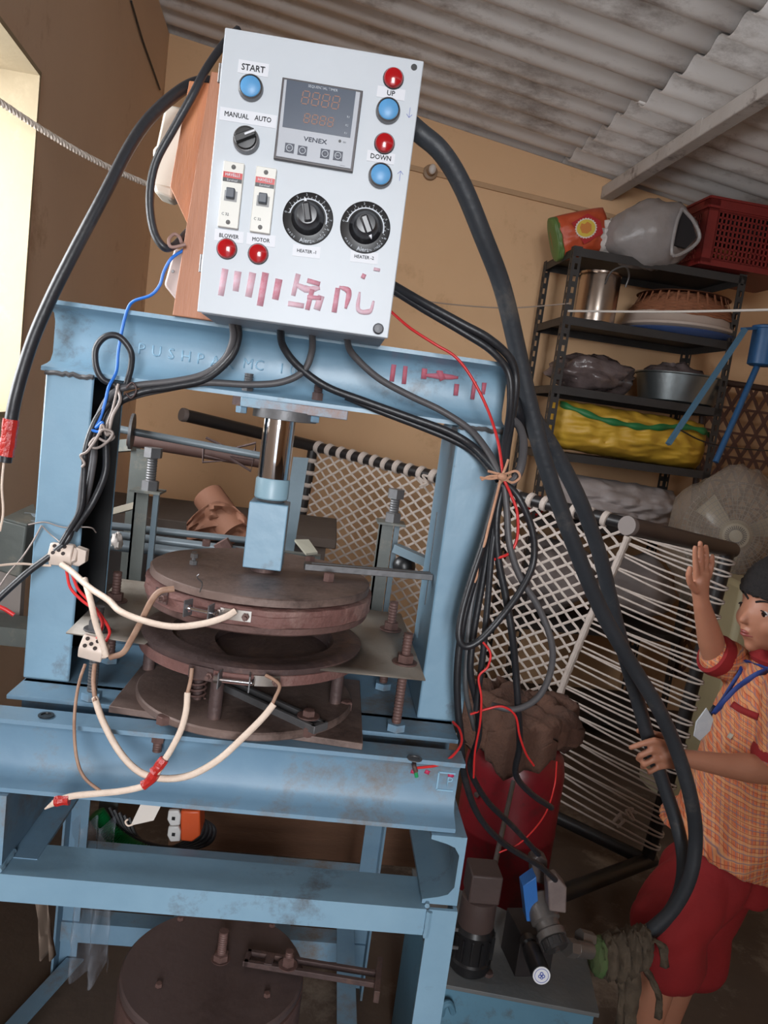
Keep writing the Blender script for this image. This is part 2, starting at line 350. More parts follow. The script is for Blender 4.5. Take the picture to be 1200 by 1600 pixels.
for x0, x1 in ((-.382, -.320), (.168, .233)):
    mb = MB()
    pts = [V((x0+(x1-x0)*i/14, 1.043+random.uniform(-.001, .001), 1.397+random.uniform(-.0015, .0015))) for i in range(15)]
    mb.tube(pts, .0035, 6, 1, False); obj('weld_bead', mb, dsteel, press)
mb = MB(); a = UX(683, 800, .1675); b = UX(664, 945, .1675); mb.bar(a, b, .0012, .0022, (0, 1, 0)); obj('web_slot', mb, blackpl, press)
# base beams
fb = obj('base_beam', chan(MB(), -.46, .217, .912, .950, .884, .978), blue2, press, 50, label='front base channel with small stamped flag')
bb = obj('base_beam', chan(MB(), -.378, .219, .984, 1.045, .884, .978), blue2, press, 50, label='middle base channel under the posts')
mb = MB(); mb.box((-.378, 1.035, .968), (.219, 1.23, .978)); obj('post_footing', mb, blue2, press, bev=.001)
mb = MB(); chan(mb, -.378, .219, 1.225, 1.26, .94, 1.04); obj('back_stiffener', mb, blue2, press, 50)
for px, py in ((72, 1118), (648, 1186)):
    p = UZ(px, py, .979); mb = MB(); mb.lathe([(.0095, 0), (.0095, .0012), (.0062, .0014), (.006, .0002)], p, 18); obj('bolt_hole', mb, blackpl if px < 100 else dsteel, fb)
# ---------------------------------------------------------------- dies
hexb = shared('bolt', MB().hexp((0, 0, 0), (0, 0, .7), 1).cyl((0, 0, .7), (0, 0, .75), .86, .7, 6), rust)
def bolt(parent, base, ax, rh, hh, shaft=None, rs=None, m=None, name='bolt', nut=False, washer=0):
    ax = V(ax).normalized(); base = V(base); mb = MB(); m = m or rust
    mb.hexp(base, base+ax*hh*.92, rh); mb.cyl(base+ax*hh*.92, base+ax*hh, rh*.95, rh*.8, 6)
    if shaft:
        rs = rs or rh*.55; q = [(rs, 0)]; L = abs(shaft); k = max(3, int(L/(rs*.24)))
        for i in range(k): q += [(rs*(1 if i % 2 else .9), L*(i+.5)/k)]
        q += [(rs, L)]
        mb.lathe(q, base+(ax*hh if shaft > 0 else V((0, 0, 0))), 12, ax*(1 if shaft > 0 else -1))
    if washer: mb.lathe([(washer, 0), (washer, .002), (rs or rh*.6, .002)], base-ax*.0015, 20, ax)
    return obj(name, mb, m, parent, 30)
cx, cy = -.073, 1.048
mb = MB(); a = [UZ(170, 1113, .978), UZ(566, 1172, .978)]
poly = [V((-.241, .958, .9785)), V((.085, .921, .9785)), V((.088, 1.15, .9785)), V((-.238, 1.16, .9785))]
bp = obj('bed_plate', MB().prism(poly, (0, 0, .009)), rustplate, press, bev=.001, label='square rusty bed plate')
# folded second sheet edge below plate
mb = MB(); mb.prism([V((-.243, .962, .9865)), V((-.10, .945, .9875)), V((-.10, .95, .9885)), V((-.24, .97, .9885))], (0, 0, .001))
rp = obj('round_plate', MB().lathe([(.146, 0), (.148, .002), (.148, .009), (.146, .011)], (-.076, 1.040, .9877), 64), rustplate, press, label='round rusty plate')
for px, py, hh in ((255, 1130, .010), (484, 1146, .008), (540, 1108, .012)):
    bolt(bp, UZ(px, py, .9885), (0, 0, 1), .009, hh)
b = U(246, 1156, .925); bolt(bp, V((b.x, .93, .968)), (0, 0, -1), .0085, .009, .012, .006)
for px, py in ((334, 1122), (523, 1098), (232, 1045)):
    p = UZ(px, py, .998); mb = MB(); mb.cyl(p, V((p.x, p.y, 1.056)), .0085, n=20); obj('standoff', mb, rustd, rp)
p = UZ(308, 1092, .998); mb = MB(); mb.tube([V((p.x+.010*math.cos(t), p.y+.010*math.sin(t), .999+.055*t/(2*PI*7))) for t in [i*PI/5 for i in range(71)]], .0016, 6, 1, False); obj('coil_spring', mb, rust, rp)
mb = MB(); mb.cyl(p, V((p.x, p.y, 1.056)), .0065, n=14); obj('standoff', mb, rustd, rp)
# lower die ring with its recessed dish
lc = V((-.076, 1.052, 0)); LR = .150
ld = thing('lower_die', None, None, (lc.x, lc.y, 1.055)); hang(ld, press); ld.location = V((lc.x, lc.y, 1.055))
def ringy(R0, prof, c, m, name, parent, n=72, j=.0):
    return obj(name, MB().lathe(prof, c, n), m, parent, 40)
obj('die_ring', MB().lathe([(.02, .0), (LR-.004, 0), (LR-.002, .002), (LR-.004, .012), (LR, .013), (LR+.001, .023), (LR-.006, .025), (.132, .0255), (.130, .0245), (.112, .0238), (.107, .006), (.02, .004)], (lc.x, lc.y, 1.053), 72), rustd, ld, 30)
# the two pressing hollows of the lower die, split by a curved rib
arc = [V((lc.x+.109*math.cos(math.radians(t)), lc.y+.109*math.sin(math.radians(t)), 1.060)) for t in range(-84, -277, -8)]
inn = [V((lc.x+.0-.050*math.sin(PI*i/16)+.012*(1-2*i/16), lc.y+.104-.212*i/16, 1.060)) for i in range(17)]
obj('die_shelf', MB().prism(arc+inn, (0, 0, .010)), rustd, ld, 30)
obj('clamp_band', MB().lathe([(LR+.0012, 0), (LR+.0028, .0005), (LR+.0028, .013), (LR+.0012, .0135)], (lc.x, lc.y, 1.0555), 72, caps=False), rust2, ld, label='mica heater band of the lower die')
# upper die
udc = V((cx, cy, 0)); ud = thing('upper_die', None, None, (cx, cy, 1.12)); hang(ud, press)
def wob(prof, c, n, amp, sd=0):
    mb = MB(); mb.lathe(prof, c, n)
    for v in mb.v:
        k = 1+amp*noise.noise(V((v.x*45+sd, v.y*45, v.z*260))); dx, dy = v.x-c[0], v.y-c[1]
        v.x = c[0]+dx*k; v.y = c[1]+dy*k; v.z += amp*.12*noise.noise(V((v.x*25, v.y*25, 5+sd)))
    return mb
obj('top_plate', wob([(.145, 0), (.149, .0015), (.149, .0100), (.147, .0112)], (cx, cy, 1.1538), 90, .006), rustplate, ud, 25)
obj('heater_ring', wob([(.140, 0), (.1525, .0), (.1535, .006), (.153, .013), (.154, .015), (.1535, .021), (.152, .0215), (.145, .0222), (.12, .0222)], (cx, cy, 1.1305), 120, .014, 3), rust2, ud, 25)
obj('die_skirt', wob([(.10, 0), (.1475, 0), (.150, .002), (.1505, .0095), (.148, .0108)], (cx, cy, 1.1195), 90, .004, 9), rust, ud, 25)
obj('die_face', MB().lathe([(.01, -.008), (.04, -.008), (.05, -.007), (.095, -.0075), (.112, -.004), (.116, .004)], (cx+.01, cy, 1.119), 60), mat('scale_encrusted_steel', (148, 128, 120), .6, .3, (96, 70, 64), .9, 30, .6, 60), ud)
for px, py, r, hh, sh in ((322, 853, .0065, .010, 0), (302, 882, .0055, .006, .012), (513, 908, .008, .012, 0), (484, 878, .008, .008, 0)):
    bolt(ud, UZ(px, py, 1.1652), (0, 0, 1), r, hh, sh or None, m=dsteel if px == 302 else rust)
mb = MB(); p = UZ(302, 886, 1.1652); bolt(ud, p+V((0, 0, .013)), (0, 0, 1), .0055, .006, m=steel)
# slotted arm that stops the upper die turning
mb = MB(); a, b = UZ(480, 884, 1.176), V((.166, 1.085, 1.178))
d = (b-a).normalized(); s = d.cross(V((0, 0, 1)))
mb.bar(a+s*.007, b+s*.007, .006, .009); mb.bar(a-s*.007, b-s*.007, .006, .009); mb.bar(a-d*.004, a+d*.006, .02, .009)
obj('guide_arm', mb, dsteel, ud, bev=.0008)
# dark oil stain patch on the plate is part of its wear
mb = MB()
for k, (px, py) in enumerate(((405, 884), (402, 881), (413, 886), (396, 884), (420, 884), (409, 880))):
    p = UZ(px, py, 1.166); mb.ball(p, .0045, (1.6, 1.2, .7), 8)
obj('weld_bead', mb, dsteel, ud)
# ram and cylinder
ramx, ramy = -.0735, 1.052
obj('ram_block', MB().box((ramx-.026, ramy-.026, 1.172), (ramx+.026, ramy+.026, 1.262)), blue, press, bev=.0015, label='square blue block on the ram')
obj('ram_neck', MB().cyl((ramx, ramy, 1.160), (ramx, ramy, 1.175), .017), rustd, press)
obj('ram_collar', MB().lathe([(.0215, 0), (.0232, .002), (.0232, .026), (.022, .028)], (ramx, ramy, 1.266), 40), mat('grey_blue_collar', (136, 166, 180), .4), press)
obj('ram_ring', MB().lathe([(.016, 0), (.019, .002), (.016, .005)], (ramx, ramy, 1.261), 30), dsteel, press)
obj('chrome_ram', MB().lathe([(.0205, 0), (.0215, .002), (.0215, .078), (.0215, .0845)], (ramx, ramy, 1.2935), 48), chrome, press)
obj('ram_gland', MB().lathe([(.03, 0), (.043, .001), (.043, .013), (.03, .0135)], (ramx+.006, ramy, 1.374), 48), dsteel, press)
mp = obj('mounting_plate', MB().box((-.125, 1.022, 1.3855), (.016, 1.11, 1.398)), mat('blue_plate_scraped', (130, 164, 184), .5, 0, (100, 128, 148), .8, 8, .3, 40, (132, 100, 88), .55, 12), press, bev=.001)
for px, py, n_ in ((386, 612, 0), (495, 628, 1)):
    p = U(px, py, 1.075); z = 1.4065
    q = V((p.x, 1.078, z)); bolt(mp, q, (0, 0, 1), .0085, .011, .013, .0062, m=dsteel if not n_ else rustd)
    bolt(mp, V((p.x, 1.034, 1.3856)), (0, 0, -1), .008, .009, m=blue2)
obj('scrap_tab', MB().box((-.139, 1.05, 1.386), (-.128, 1.06, 1.398)), rustd, mp)
# grey sheet guarding the lower die, four threaded rods
sh_z = 1.0725; sheetpoly = [V((-.306, .972, sh_z)), V((-.205, .962, sh_z)), V((-.20, .99, sh_z)), V((-.222, 1.02, sh_z)), V((-.222, 1.09, sh_z)), V((-.19, 1.15, sh_z)), V((-.12, 1.19, sh_z)), V((-.03, 1.19, sh_z)), V((.04, 1.15, sh_z)), V((.074, 1.08, sh_z)), V((.072, 1.02, sh_z)), V((.045, .962, sh_z)), V((.02, .935, sh_z)), V((.155, .938, sh_z)), V((.150, 1.255, sh_z)), V((-.320, 1.275, sh_z))]
def ear(px): return px
m2 = MB(); n = len(sheetpoly)
tri = [(0, 1, 2), (0, 2, 3), (0, 3, 4), (0, 4, 15), (4, 5, 15), (5, 6, 15), (6, 7, 15), (7, 14, 15), (7, 8, 14), (8, 9, 14), (9, 13, 14), (9, 10, 13), (10, 11, 13), (11, 12, 13)]
m2.add(sheetpoly, tri)
gs = obj('guard_sheet', m2, sheetm, press, solid=.0018, label='grey sheet with a round cut-out')
for px, py, ztop, lab in ((152, 985, 1.105, 0), (180, 940, 1.118, 0), (632, 1037, 1.115, 0), (610, 985, 1.118, 0)):
    p = UZ(px, py, sh_z); x, y = p.x, p.y; mr = dsteel if px == 152 else rust
    q = []; k = 60; z0 = .985
    for i in range(k): q.append((.0068 if i % 2 else .0060, (ztop-z0)*i/(k-1)))
    rd = obj('threaded_rod', MB().lathe(q, (x, y, z0), 12), mr, press, 30)
    obj('washer', MB().lathe([(.0075, 0), (.017, 0), (.0175, .001), (.017, .0022), (.0075, .0022)], (x, y, sh_z+.001), 28), mr, rd)
    obj('nut', MB().hexp((x, y, sh_z+.0033), (x, y, sh_z+.0135), .0115), mr, rd, 30)
    obj('nut', MB().hexp((x, y, .979), (x, y, .989), .0135), blue2, rd, 30, label='blue painted nut')
# upright slotted arm bolted on the lower round plate
a, b = UZ(388, 1085, 1.003), UZ(500, 1137, 1.003); d = (b-a).normalized(); s = d.cross(V((0, 0, 1)))
a = a-d*.05
mb = MB(); mb.bar(a+s*.010, b+s*.010, .006, .010); mb.bar(a-s*.010, b-s*.010, .006, .010); mb.bar(b-d*.006, b+d*.002, .026, .010)
ga = obj('guide_arm', mb, dsteel, rp, bev=.0008, label='slotted steel arm under the dies')
bolt(ga, UZ(482, 1118, 1.009), (0, 0, 1), .0085, .008, washer=.0145, rs=.005)
bolt(ga, UZ(480, 1150, .99), (0, 0, 1), .006, .012)
# terminals of the heater bands: small bright tabs, screws and clamps
def rim(parent, c, r, z, px0, px1, hgt, m, name, label=None, t=.0012):
    # tab following the rim between two picture columns
    pts = []
    for px in (px0, px1):
        best = min((i*.01 for i in range(-314, 0)), key=lambda a: abs(proj_x(V((c.x+r*math.cos(a), c.y+r*math.sin(a), z)))-px)); pts.append(best)
    k = 8; vs = []
    for i in range(k+1):
        a = pts[0]+(pts[1]-pts[0])*i/k
        for rr in (r, r+t):
            for zz in (z-hgt/2, z+hgt/2): vs.append(V((c.x+rr*math.cos(a), c.y+rr*math.sin(a), zz)))
    mb = MB(); fs = []
    for i in range(k):
        o = i*4; fs += [(o, o+1, o+5, o+4), (o+2, o+6, o+7, o+3), (o+1, o+3, o+7, o+5), (o, o+4, o+6, o+2)]
    fs += [(0, 2, 3, 1), (k*4, k*4+1, k*4+3, k*4+2)]
    mb.add(vs, fs); return obj(name, mb, m, parent, label=label), pts
def proj_x(p):
    d = p-CAM; return 600+FPX*d.dot(CR)/d.dot(CF)
def rp_at(c, r, z, px):
    a = min((i*.005 for i in range(-628, 0)), key=lambda a: abs(proj_x(V((c.x+r*math.cos(a), c.y+r*math.sin(a), z)))-px))
    return V((c.x+r*math.cos(a), c.y+r*math.sin(a), z)), V((math.cos(a), math.sin(a), 0)), V((-math.sin(a), math.cos(a), 0))
foil = mat('bright_tin', (196, 190, 184), .3, .9, (150, 140, 132), .7, 40)
for (par, c, r, z, cols) in ((ud, udc, .1545, 1.143, (245, 262, 300, 334, 344, 392)), (ld, lc, .1532, 1.063, (296, 332, 346, 390, 396, 438))):
    rim(par, c, r, z, cols[0], cols[1], .016, rustd, 'terminal_plate')
    rim(par, c, r, z, cols[4], cols[5], .013, foil, 'terminal_plate')
    for col in (cols[2], cols[3]):
        p, nn, tt = rp_at(c, r, z, col); mb = MB(); mb.bar(p, p+nn*.016, .0015, .020); obj('clamp_lug', mb, dsteel, par)
    p, nn, tt = rp_at(c, r+.009, z, cols[2]-4); q, _, _ = rp_at(c, r+.009, z, cols[3]+4)
    mb = MB(); mb.cyl(p, q, .0022, n=12); mb.hexp(p, p+(p-q).normalized()*.006, .005); mb.lathe([(.005, 0), (.006, .002), (.003, .003)], q, 14, (q-p).normalized()); obj('clamp_screw', mb, chrome, par)
    for col, dx in ((cols[1]-4, 0), (cols[5]-8, 0)):
        p, nn, tt = rp_at(c, r+.002, z, col); bolt(par, p, nn, .0045, .005, .006, .0026, m=rust, name='terminal_screw')
# ---------------------------------------------------------------- the table under the press
def angle(name, a, b, w, t, fl1, fl2, m, lab=None, parent=press):
    # two plates along a-b: fl1 and fl2 are the flange directions
    mb = MB(); a, b = V(a), V(b); f1, f2 = V(fl1), V(fl2); w2 = w*f2.length; f2.normalize()
    P = [a, a+f1*w, a+f1*w+f2*t, a+f1*t+f2*t, a+f2*w2+f1*t, a+f2*w2]; e = b-a; n = 6
    mb.add(P+[p+e for p in P], [(i, (i+1) % n, (i+1) % n+n, i+n) for i in range(n)]+[(0, 1, 2, 3), (0, 3, 4, 5), (6, 7, 8, 9), (6, 9, 10, 11)])
    return obj(name, mb, m, parent, label=lab)
yF = .896
angle('table_rail', (-.455, yF, .787), (.1915, yF, .787), .036, .0045, (0, 0, -1), (0, 1.9, 0), blue, 'front angle rail of the table')
angle('table_rail', (-.455, 1.715, .786), (.19, 1.715, .786), .04, .005, (0, 0, -1), (0, -1, 0), blue2)
# right side channel, open to the left
mb = MB(); chan(mb, 0, .82, .046, 0, .789, .883); 
for v in mb.v: v.x, v.y = .232-v.y, .905+v.x
obj('table_rail', mb, blue, press, 50, label='side channel open to the left')
mb = MB(); chan(mb, 0, .82, .046, 0, .789, .883)
for v in mb.v: v.x, v.y = -.385+.046-v.y-.0, .905+v.x
obj('table_rail', mb, blue2, press, 50)
mb = MB(); mb.box((-.345, .93, .783), (-.305, 1.70, .788)); obj('table_rail', mb, blue2, press)
angle('table_leg', (.232, yF, .787), (.232, yF, .0), .037, .005, (-1, 0, 0), (0, 1, 0), blue, 'front right leg')
angle('table_leg', (-.50, yF, .787), (-.50, yF, .0), .040, .005, (1, 0, 0), (0, 1, 0), blue)
angle('table_leg', (.236, 1.723, .787), (.236, 1.723, .0), .045, .005, (-1, 0, 0), (0, -1, 0), blue2)
angle('table_leg', (-.50, 1.723, .787), (-.50, 1.723, .0), .045, .005, (1, 0, 0), (0, -1, 0), blue2)
for z in (.30, .12):
    angle('table_rail', (-.495, 1.712, z), (.230, 1.712, z), .05, .005, (0, 0, -1), (0, 1, 0), blue2)
angle('table_rail', UZ(104, 1496, .03), UZ(-60, 1672, .03), .04, .005, (1, 0, 0), (0, 0, -1), blue2)
angle('table_rail', (.19, 1.70, .20), (.19, .93, .20), .04, .005, (-1, 0, 0), (0, 0, -1), blue2)
for x in (-.20, .02):
    mb = MB(); mb.bar((x, .93, .235), (x, 1.71, .235), .04, .008); obj('table_rail', mb, blue2, press)
for y in (.96, 1.70):
    mb = MB(); mb.bar((-.50, y, .228), (.23, y, .228), .03, .006); obj('table_rail', mb, blue2, press)
mb = MB(); pts = [V((.195+random.uniform(-.0006, .0006), yF-.002, .786-.0032*i)) for i in range(12)]; mb.tube(pts, .0042, 6, 1, False); obj('weld_bead', mb, blue, press); mb = MB()
pts = [V((.192+random.uniform(-.001, .001), yF+.003+.006*i, .7895)) for i in range(10)]; mb.tube(pts, .0035, 6, 1, False); obj('weld_bead', mb, blue, press); mb = MB()
pts = [V((-.338+random.uniform(-.001, .001), yF+.003+.006*i, .7895)) for i in range(8)]; mb.tube(pts, .0035, 6, 1, False)
obj('weld_bead', mb, blue, press)
# stamped flag at the right end of the front base channel, drips of red
mb = MB(); p = U(697, 1222, .941)
for dx, dz, w_, h_ in ((0, .012, .022, .002), (0, -.012, .022, .002), (-.011, 0, .002, .024)): mb.box((p.x+dx-w_/2, .9415, p.z+dz-h_/2), (p.x+dx+w_/2, .9432, p.z+dz+h_/2))
obj('stamped_mark', mb, emb, fb)
text(fb, 'P', U(703, 1221, .942), (1, 0, 0), (0, 0, 1), .018, emb, 'stamped_mark', .002)
mag = mat('magenta_paint', (190, 50, 90), .6)
for pts, wd in (([(642, 1205), (650, 1207)], .006), ([(664, 1205), (671, 1208)], .006), ([(700, 1213), (709, 1211)], .006)): dab(fb, pts, wd, .9425, mag)
# ---------------------------------------------------------------- second die stack stored on the rack under the table
s2 = thing('spare_die_stack', 'round brown die stack stored under the table, with a slotted arm on top', 'die', (-.092, 1.235, .24))
c2 = (-.092, 1.235)
obj('die_body', wob([(.150, 0), (.158, .002), (.158, .03), (.154, .034), (.158, .038), (.159, .09), (.155, .094), (.158, .098), (.158, .155), (.150, .156)], (c2[0], c2[1], .24), 80, .006, 2), rust, s2, 40)
obj('top_plate', wob([(.150, 0), (.156, .002), (.156, .014), (.153, .017)], (c2[0], c2[1], .396), 80, .004, 4), mat('smooth_brown_plate', (98, 82, 80), .5, .25, (82, 68, 66), .8, 4, .2, 50, (74, 60, 58), .3, 5), s2, 40)
for px, py in ((248, 1541), (417, 1556), (425, 1447), (282, 1437)): bolt(s2, UZ(px, py, .4135), (0, 0, 1), .006, .006)
p = UZ(345, 1498, .4135); bolt(s2, p, (0, 0, 1), .014, .012, .042, .0085, name='centre_bolt', washer=.017)
a, b = UZ(384, 1496, .424), UZ(590, 1530, .424); d = (b-a).normalized(); s = d.cross(V((0, 0, 1)))
mb = MB(); mb.bar(a+s*.013, b+s*.013, .008, .010); mb.bar(a-s*.013, b-s*.013, .008, .010); mb.bar(a-d*.002, a+d*.008, .034, .010); mb.bar(a+d*.035, a+d*.05, .03, .012); mb.bar(b-d*.004, b+d*.006, .085, .022); obj('guide_arm', mb, rustd, s2, bev=.001)
bolt(s2, UZ(450, 1507, .430), (0, 0, 1), .011, .016, .01, .007, washer=.017)

# ================================================================ CONTROL BOX
FY = .93
cb = thing('control_box', 'white steel control box with push buttons, breakers and dials, on top of the press', 'control panel', (-.062, 1.0, 1.488))
bx0, bx1, bz0, bz1 = -.1745, .0505, 1.489, 1.801
obj('enclosure', MB().box((bx0+.004, FY+.006, bz0-.001), (bx1-.003, 1.045, bz1-.002)), mat('grey_powder_coat_body', (150, 156, 166), .5, 0, (132, 136, 146), .6, 6), cb, bev=.001)
dr = obj('panel_door', MB().box((bx0, FY, bz0), (bx1, FY+.005, bz1)), white, cb, bev=.0012)
for px, py in ((350, 112), (345, 400), (347, 255)):
    p = U(px, py, FY); 
for z in (1.755, 1.545):
    obj('hinge', MB().cyl((bx0-.0015, FY+.008, z-.01), (bx0-.0015, FY+.008, z+.01), .0028, n=12), steel, dr)
def F(px, py, d=0): p = U(px, py, FY); return V((p.x, FY-d, p.z))
def FD(px, py, d): p = U(px, py, FY-d); return V((p.x, FY, p.z))
def sticker(px, py, w_, h_, s, size, tx=0, sx=1.0, rot=0, parent=None):
    c = F(px, py); rt = V((math.cos(rot), 0, math.sin(rot))); up = V((-math.sin(rot), 0, math.cos(rot)))
    st = obj('sticker', MB().prism([c+rt*i*w_/2+up*j*h_/2+V((0, -.0006, 0)) for i, j in ((-1, -1), (1, -1), (1, 1), (-1, 1))], (0, .0006, 0)), label_w, dr)
    if isinstance(s, str): s = [(s, 0, 0)]
    for t_, ox, oz in s: text(st, t_, c+rt*ox+up*oz+V((0, -.0008, 0)), rt, up, size, ink, sx=sx, bold=True)
    return st
sticker(396, 107, .034, .014, 'START', .0095, sx=.95)
sticker(388, 184, .064, .014, [('MANUAL', -.013, .0005), ('AUTO', .0165, .001)], .0075, sx=.9)
sticker(611, 146, .032, .012, 'UP', .0078)
sticker(595, 246, .032, .012, 'DOWN', .0076, sx=.95)
sticker(358, 369, .033, .013, 'BLOWER', .0062, sx=.9, rot=.03)
sticker(408, 375, .033, .013, 'MOTOR', .0062, sx=.9, rot=.03)
sticker(479, 393, .032, .013, 'HEATER -1', .0052, sx=.95, rot=.03)
sticker(569, 402, .032, .013, 'HEATER -2', .0052, sx=.95, rot=.03)
def disc(parent, c, ax, prof, m, name, n=28, label=None): return obj(name, MB().lathe(prof, c, n, ax), m, parent, 40, label=label)
AX = V((0, -1, 0))
for px, py in ((391, 134), (607, 170), (595, 272)):
    c = FD(px, py, .009); pb = disc(cb, c, AX, [(.0138, 0), (.0140, .003), (.0133, .0075), (.0119, .0085), (.0114, .007)], steel, 'push_button', label='blue push button in a metal bezel')
    disc(pb, c, AX, [(.0112, .006), (.0112, .0082), (.0100, .0092), (0.001, .0094)], blueb, 'button_cap')
for px, py in ((615, 121), (601, 223), (354, 388), (403, 396)):
    c = FD(px, py, .004); lp = disc(cb, c, AX, [(.0118, 0), (.0119, .002), (.0112, .003)], blackpl, 'indicator_lamp', label='round red indicator lamp')
    disc(lp, c, AX, [(.0111, .002), (.0109, .004), (.0096, .0066), (.0055, .0080), (.0005, .0084)], redlamp, 'lens')
# selector switch
c = FD(383, 214, .014); sl = disc(cb, c, AX, [(.0148, 0), (.0150, .003), (.0140, .009), (.012, .010)], steel, 'selector_switch')
mb = MB(); mb.lathe([(.0125, .009), (.0122, .0125), (.0005, .013)], c, 24, AX); mb.bar(c+V((-.0105, -.0155, -.005)), c+V((.0105, -.0155, .0065)), .008, .008, AX); obj('selector_knob', mb, blackpl, sl, bev=.001)
mb = MB(); mb.bar(c+V((.000, -.0202, .0012)), c+V((.0105, -.0202, .0068)), .0008, .0022, (0, 0, 1)); obj('pointer_line', mb, label_w, sl)
# corner hole and lock
disc(dr, F(647, 105), AX, [(.0036, 0), (.0034, .0006), (.0005, .0006)], blackpl, 'screw_hole')
disc(cb, F(591, 514), AX, [(.0062, 0), (.0064, .003), (.005, .005), (.0005, .0055)], mat('dark_grey_lock', (72, 72, 78), .4), 'door_lock')
# timer
tm = thing('sequential_timer', None, None, F(495, 196)); hang(tm, cb); tm.location = F(495, 196)
def fpoly(pts, d0, d1): return MB().prism([F(x, y, d1) for x, y in pts], (0, d1-d0, 0))
obj('timer_bezel', fpoly([(442, 124), (567, 145), (551, 271), (428, 250)], 0, .006), mat('dark_timer_edge', (58, 50, 52), .4), tm, bev=.0005)
obj('timer_face', fpoly([(445, 128), (563, 148), (548, 267), (432, 247)], .005, .0075), mat('timer_grey', (176, 180, 188), .4), tm, bev=.0005)
obj('timer_display', fpoly([(449, 129), (556, 147), (547, 219), (442, 202)], .007, .0082), mat('timer_slate_screen', (72, 82, 98), .25), tm)
seg = mat('amber_segment', (150, 104, 84), .5)
def digit(px, py, w_, h_):
    mb = MB(); c = F(px, py, .0084); sl_ = .08; t = .0011
    P = lambda i, j: c+V(((i*w_/2)+j*h_/2*sl_*1.2, 0, j*h_/2))
    for a_, b_ in (((-1, 1), (1, 1)), ((-1, 0), (1, 0)), ((-1, -1), (1, -1)), ((-1, -1), (-1, 0)), ((-1, 0), (-1, 1)), ((1, -1), (1, 0)), ((1, 0), (1, 1))):
        p0, p1 = P(*a_), P(*b_); dd = (p1-p0)*.12; mb.bar(p0+dd, p1-dd, .0003, t, V((0, 0, 1)) if abs((p1-p0).x) > abs((p1-p0).z) else V((1, 0, 0)))
    obj('digit', mb, seg, tm)
for i in range(4): digit(478+15.5*i, 157+2.6*i, .0075, .0135)
for i in range(4): digit(480+12.2*i, 189+2*i, .0058, .0095)
T = F(0, 0); RT = V((1, 0, 0)); UP = V((0, 0, 1))
lt = mat('pale_print', (200, 206, 214), .5)
text(tm, 'SEQUENTIAL TIMER', F(505, 143, .0084), RT, UP, .0040, lt, sx=.95)
text(tm, 'VENEX', F(493, 223, .0078), RT, UP, .0068, mat('grey_print', (64, 68, 80), .5), sx=1.25, bold=True)
for s_, x_, y_ in (('R1', 544, 187), ('R2', 542, 200), ('R3', 540, 212)): text(tm, s_, F(x_, y_, .0084), RT, UP, .0032, lt)
disc(tm, F(531, 224, .0074), AX, [(.0017, 0), (.0015, .0006), (.0003, .0006)], blackpl, 'timer_led', 12)
text(tm, 'ON', F(538, 226, .0078), RT, UP, .0022, ink)
for x_, y_, g in ((453, 235, 'SET'), (473, 239, 'v'), (508, 244, '^'), (528, 247, 'ENT')):
    c = F(x_, y_, .0078); k = MB().prism([c+V((i*.0052, 0, j*.0050)) for i, j in ((-1, -1), (1, -1), (1, 1), (-1, 1))], (0, -.0008, 0)); kb = obj('timer_key', k, mat('slate_key', (66, 70, 84), .5), tm)
    ring = MB(); ring.lathe([(.0032, .0009), (.0038, .0009), (.0038, .0011), (.0032, .0011)], c, 18, AX, False); obj('key_ring', ring, lt, kb)
    text(kb, g, c+V((0, -.0010, 0)), RT, UP, .0028, lt)
text(tm, '---------', F(535, 262, .0078), RT, UP, .002, ink)
# breakers
ivory = mat('ivory_breaker', (224, 222, 214), .4)
for q, (x_, y_) in enumerate(((362, 307), (412, 315))):
    c = F(x_, y_); w_, h_ = .0232, .072; tl = -.0
    sh = V((.006, 0, 0))*0
    br = thing('circuit_breaker', None, None, c); hang(br, cb)
    P = lambda i, j, d=0: c+V((i*w_/2, -d, j*h_/2))
    obj('breaker_case', MB().prism([P(-1, -1, .007), P(1, -1, .007), P(1, 1, .007), P(-1, 1, .007)], (0, .007, 0)), ivory, br, bev=.0008)
    obj('breaker_band', MB().prism([P(-.93, .50, .0073), P(.93, .50, .0073), P(.93, .68, .0073), P(-.93, .68, .0073)], (0, .0004, 0)), redp, br)
    obj('breaker_band', MB().prism([P(-.93, .38, .0073), P(.93, .38, .0073), P(.93, .50, .0073), P(-.93, .50, .0073)], (0, .0004, 0)), blackpl, br)
    text(br, 'HAVELLS', P(0, .60, .0076), RT, UP, .0050, label_w, sx=.85, bold=True)
    text(br, 'Euroload', P(0, .44, .0076), RT, UP, .0038, label_w, sx=.85)
    text(br, 'C 32', P(-.35, -.60, .0074), RT, UP, .0042, mat('grey_print', (64, 68, 80), .5))
    obj('lever_recess', MB().prism([P(-.62, -.20, .0074), P(.62, -.20, .0074), P(.62, .12, .0074), P(-.62, .12, .0074)], (0, .0006, 0)), mat('grey_recess', (150, 150, 150), .5), br)
    mb = MB(); mb.box(tuple(c+V((-.0048, -.0145, -.0048))), tuple(c+V((.0048, -.006, .0062)))); obj('lever', mb, mat('slate_lever', (70, 76, 86), .4), br, bev=.001)
    for j in (.84, -.84): disc(br, P(0, j, .0068), AX, [(.0026, 0), (.0026, .0006), (.0016, .0007), (.0003, .0004)], mat('dark_screw', (80, 78, 76), .5, .6), 'breaker_screw', 14)
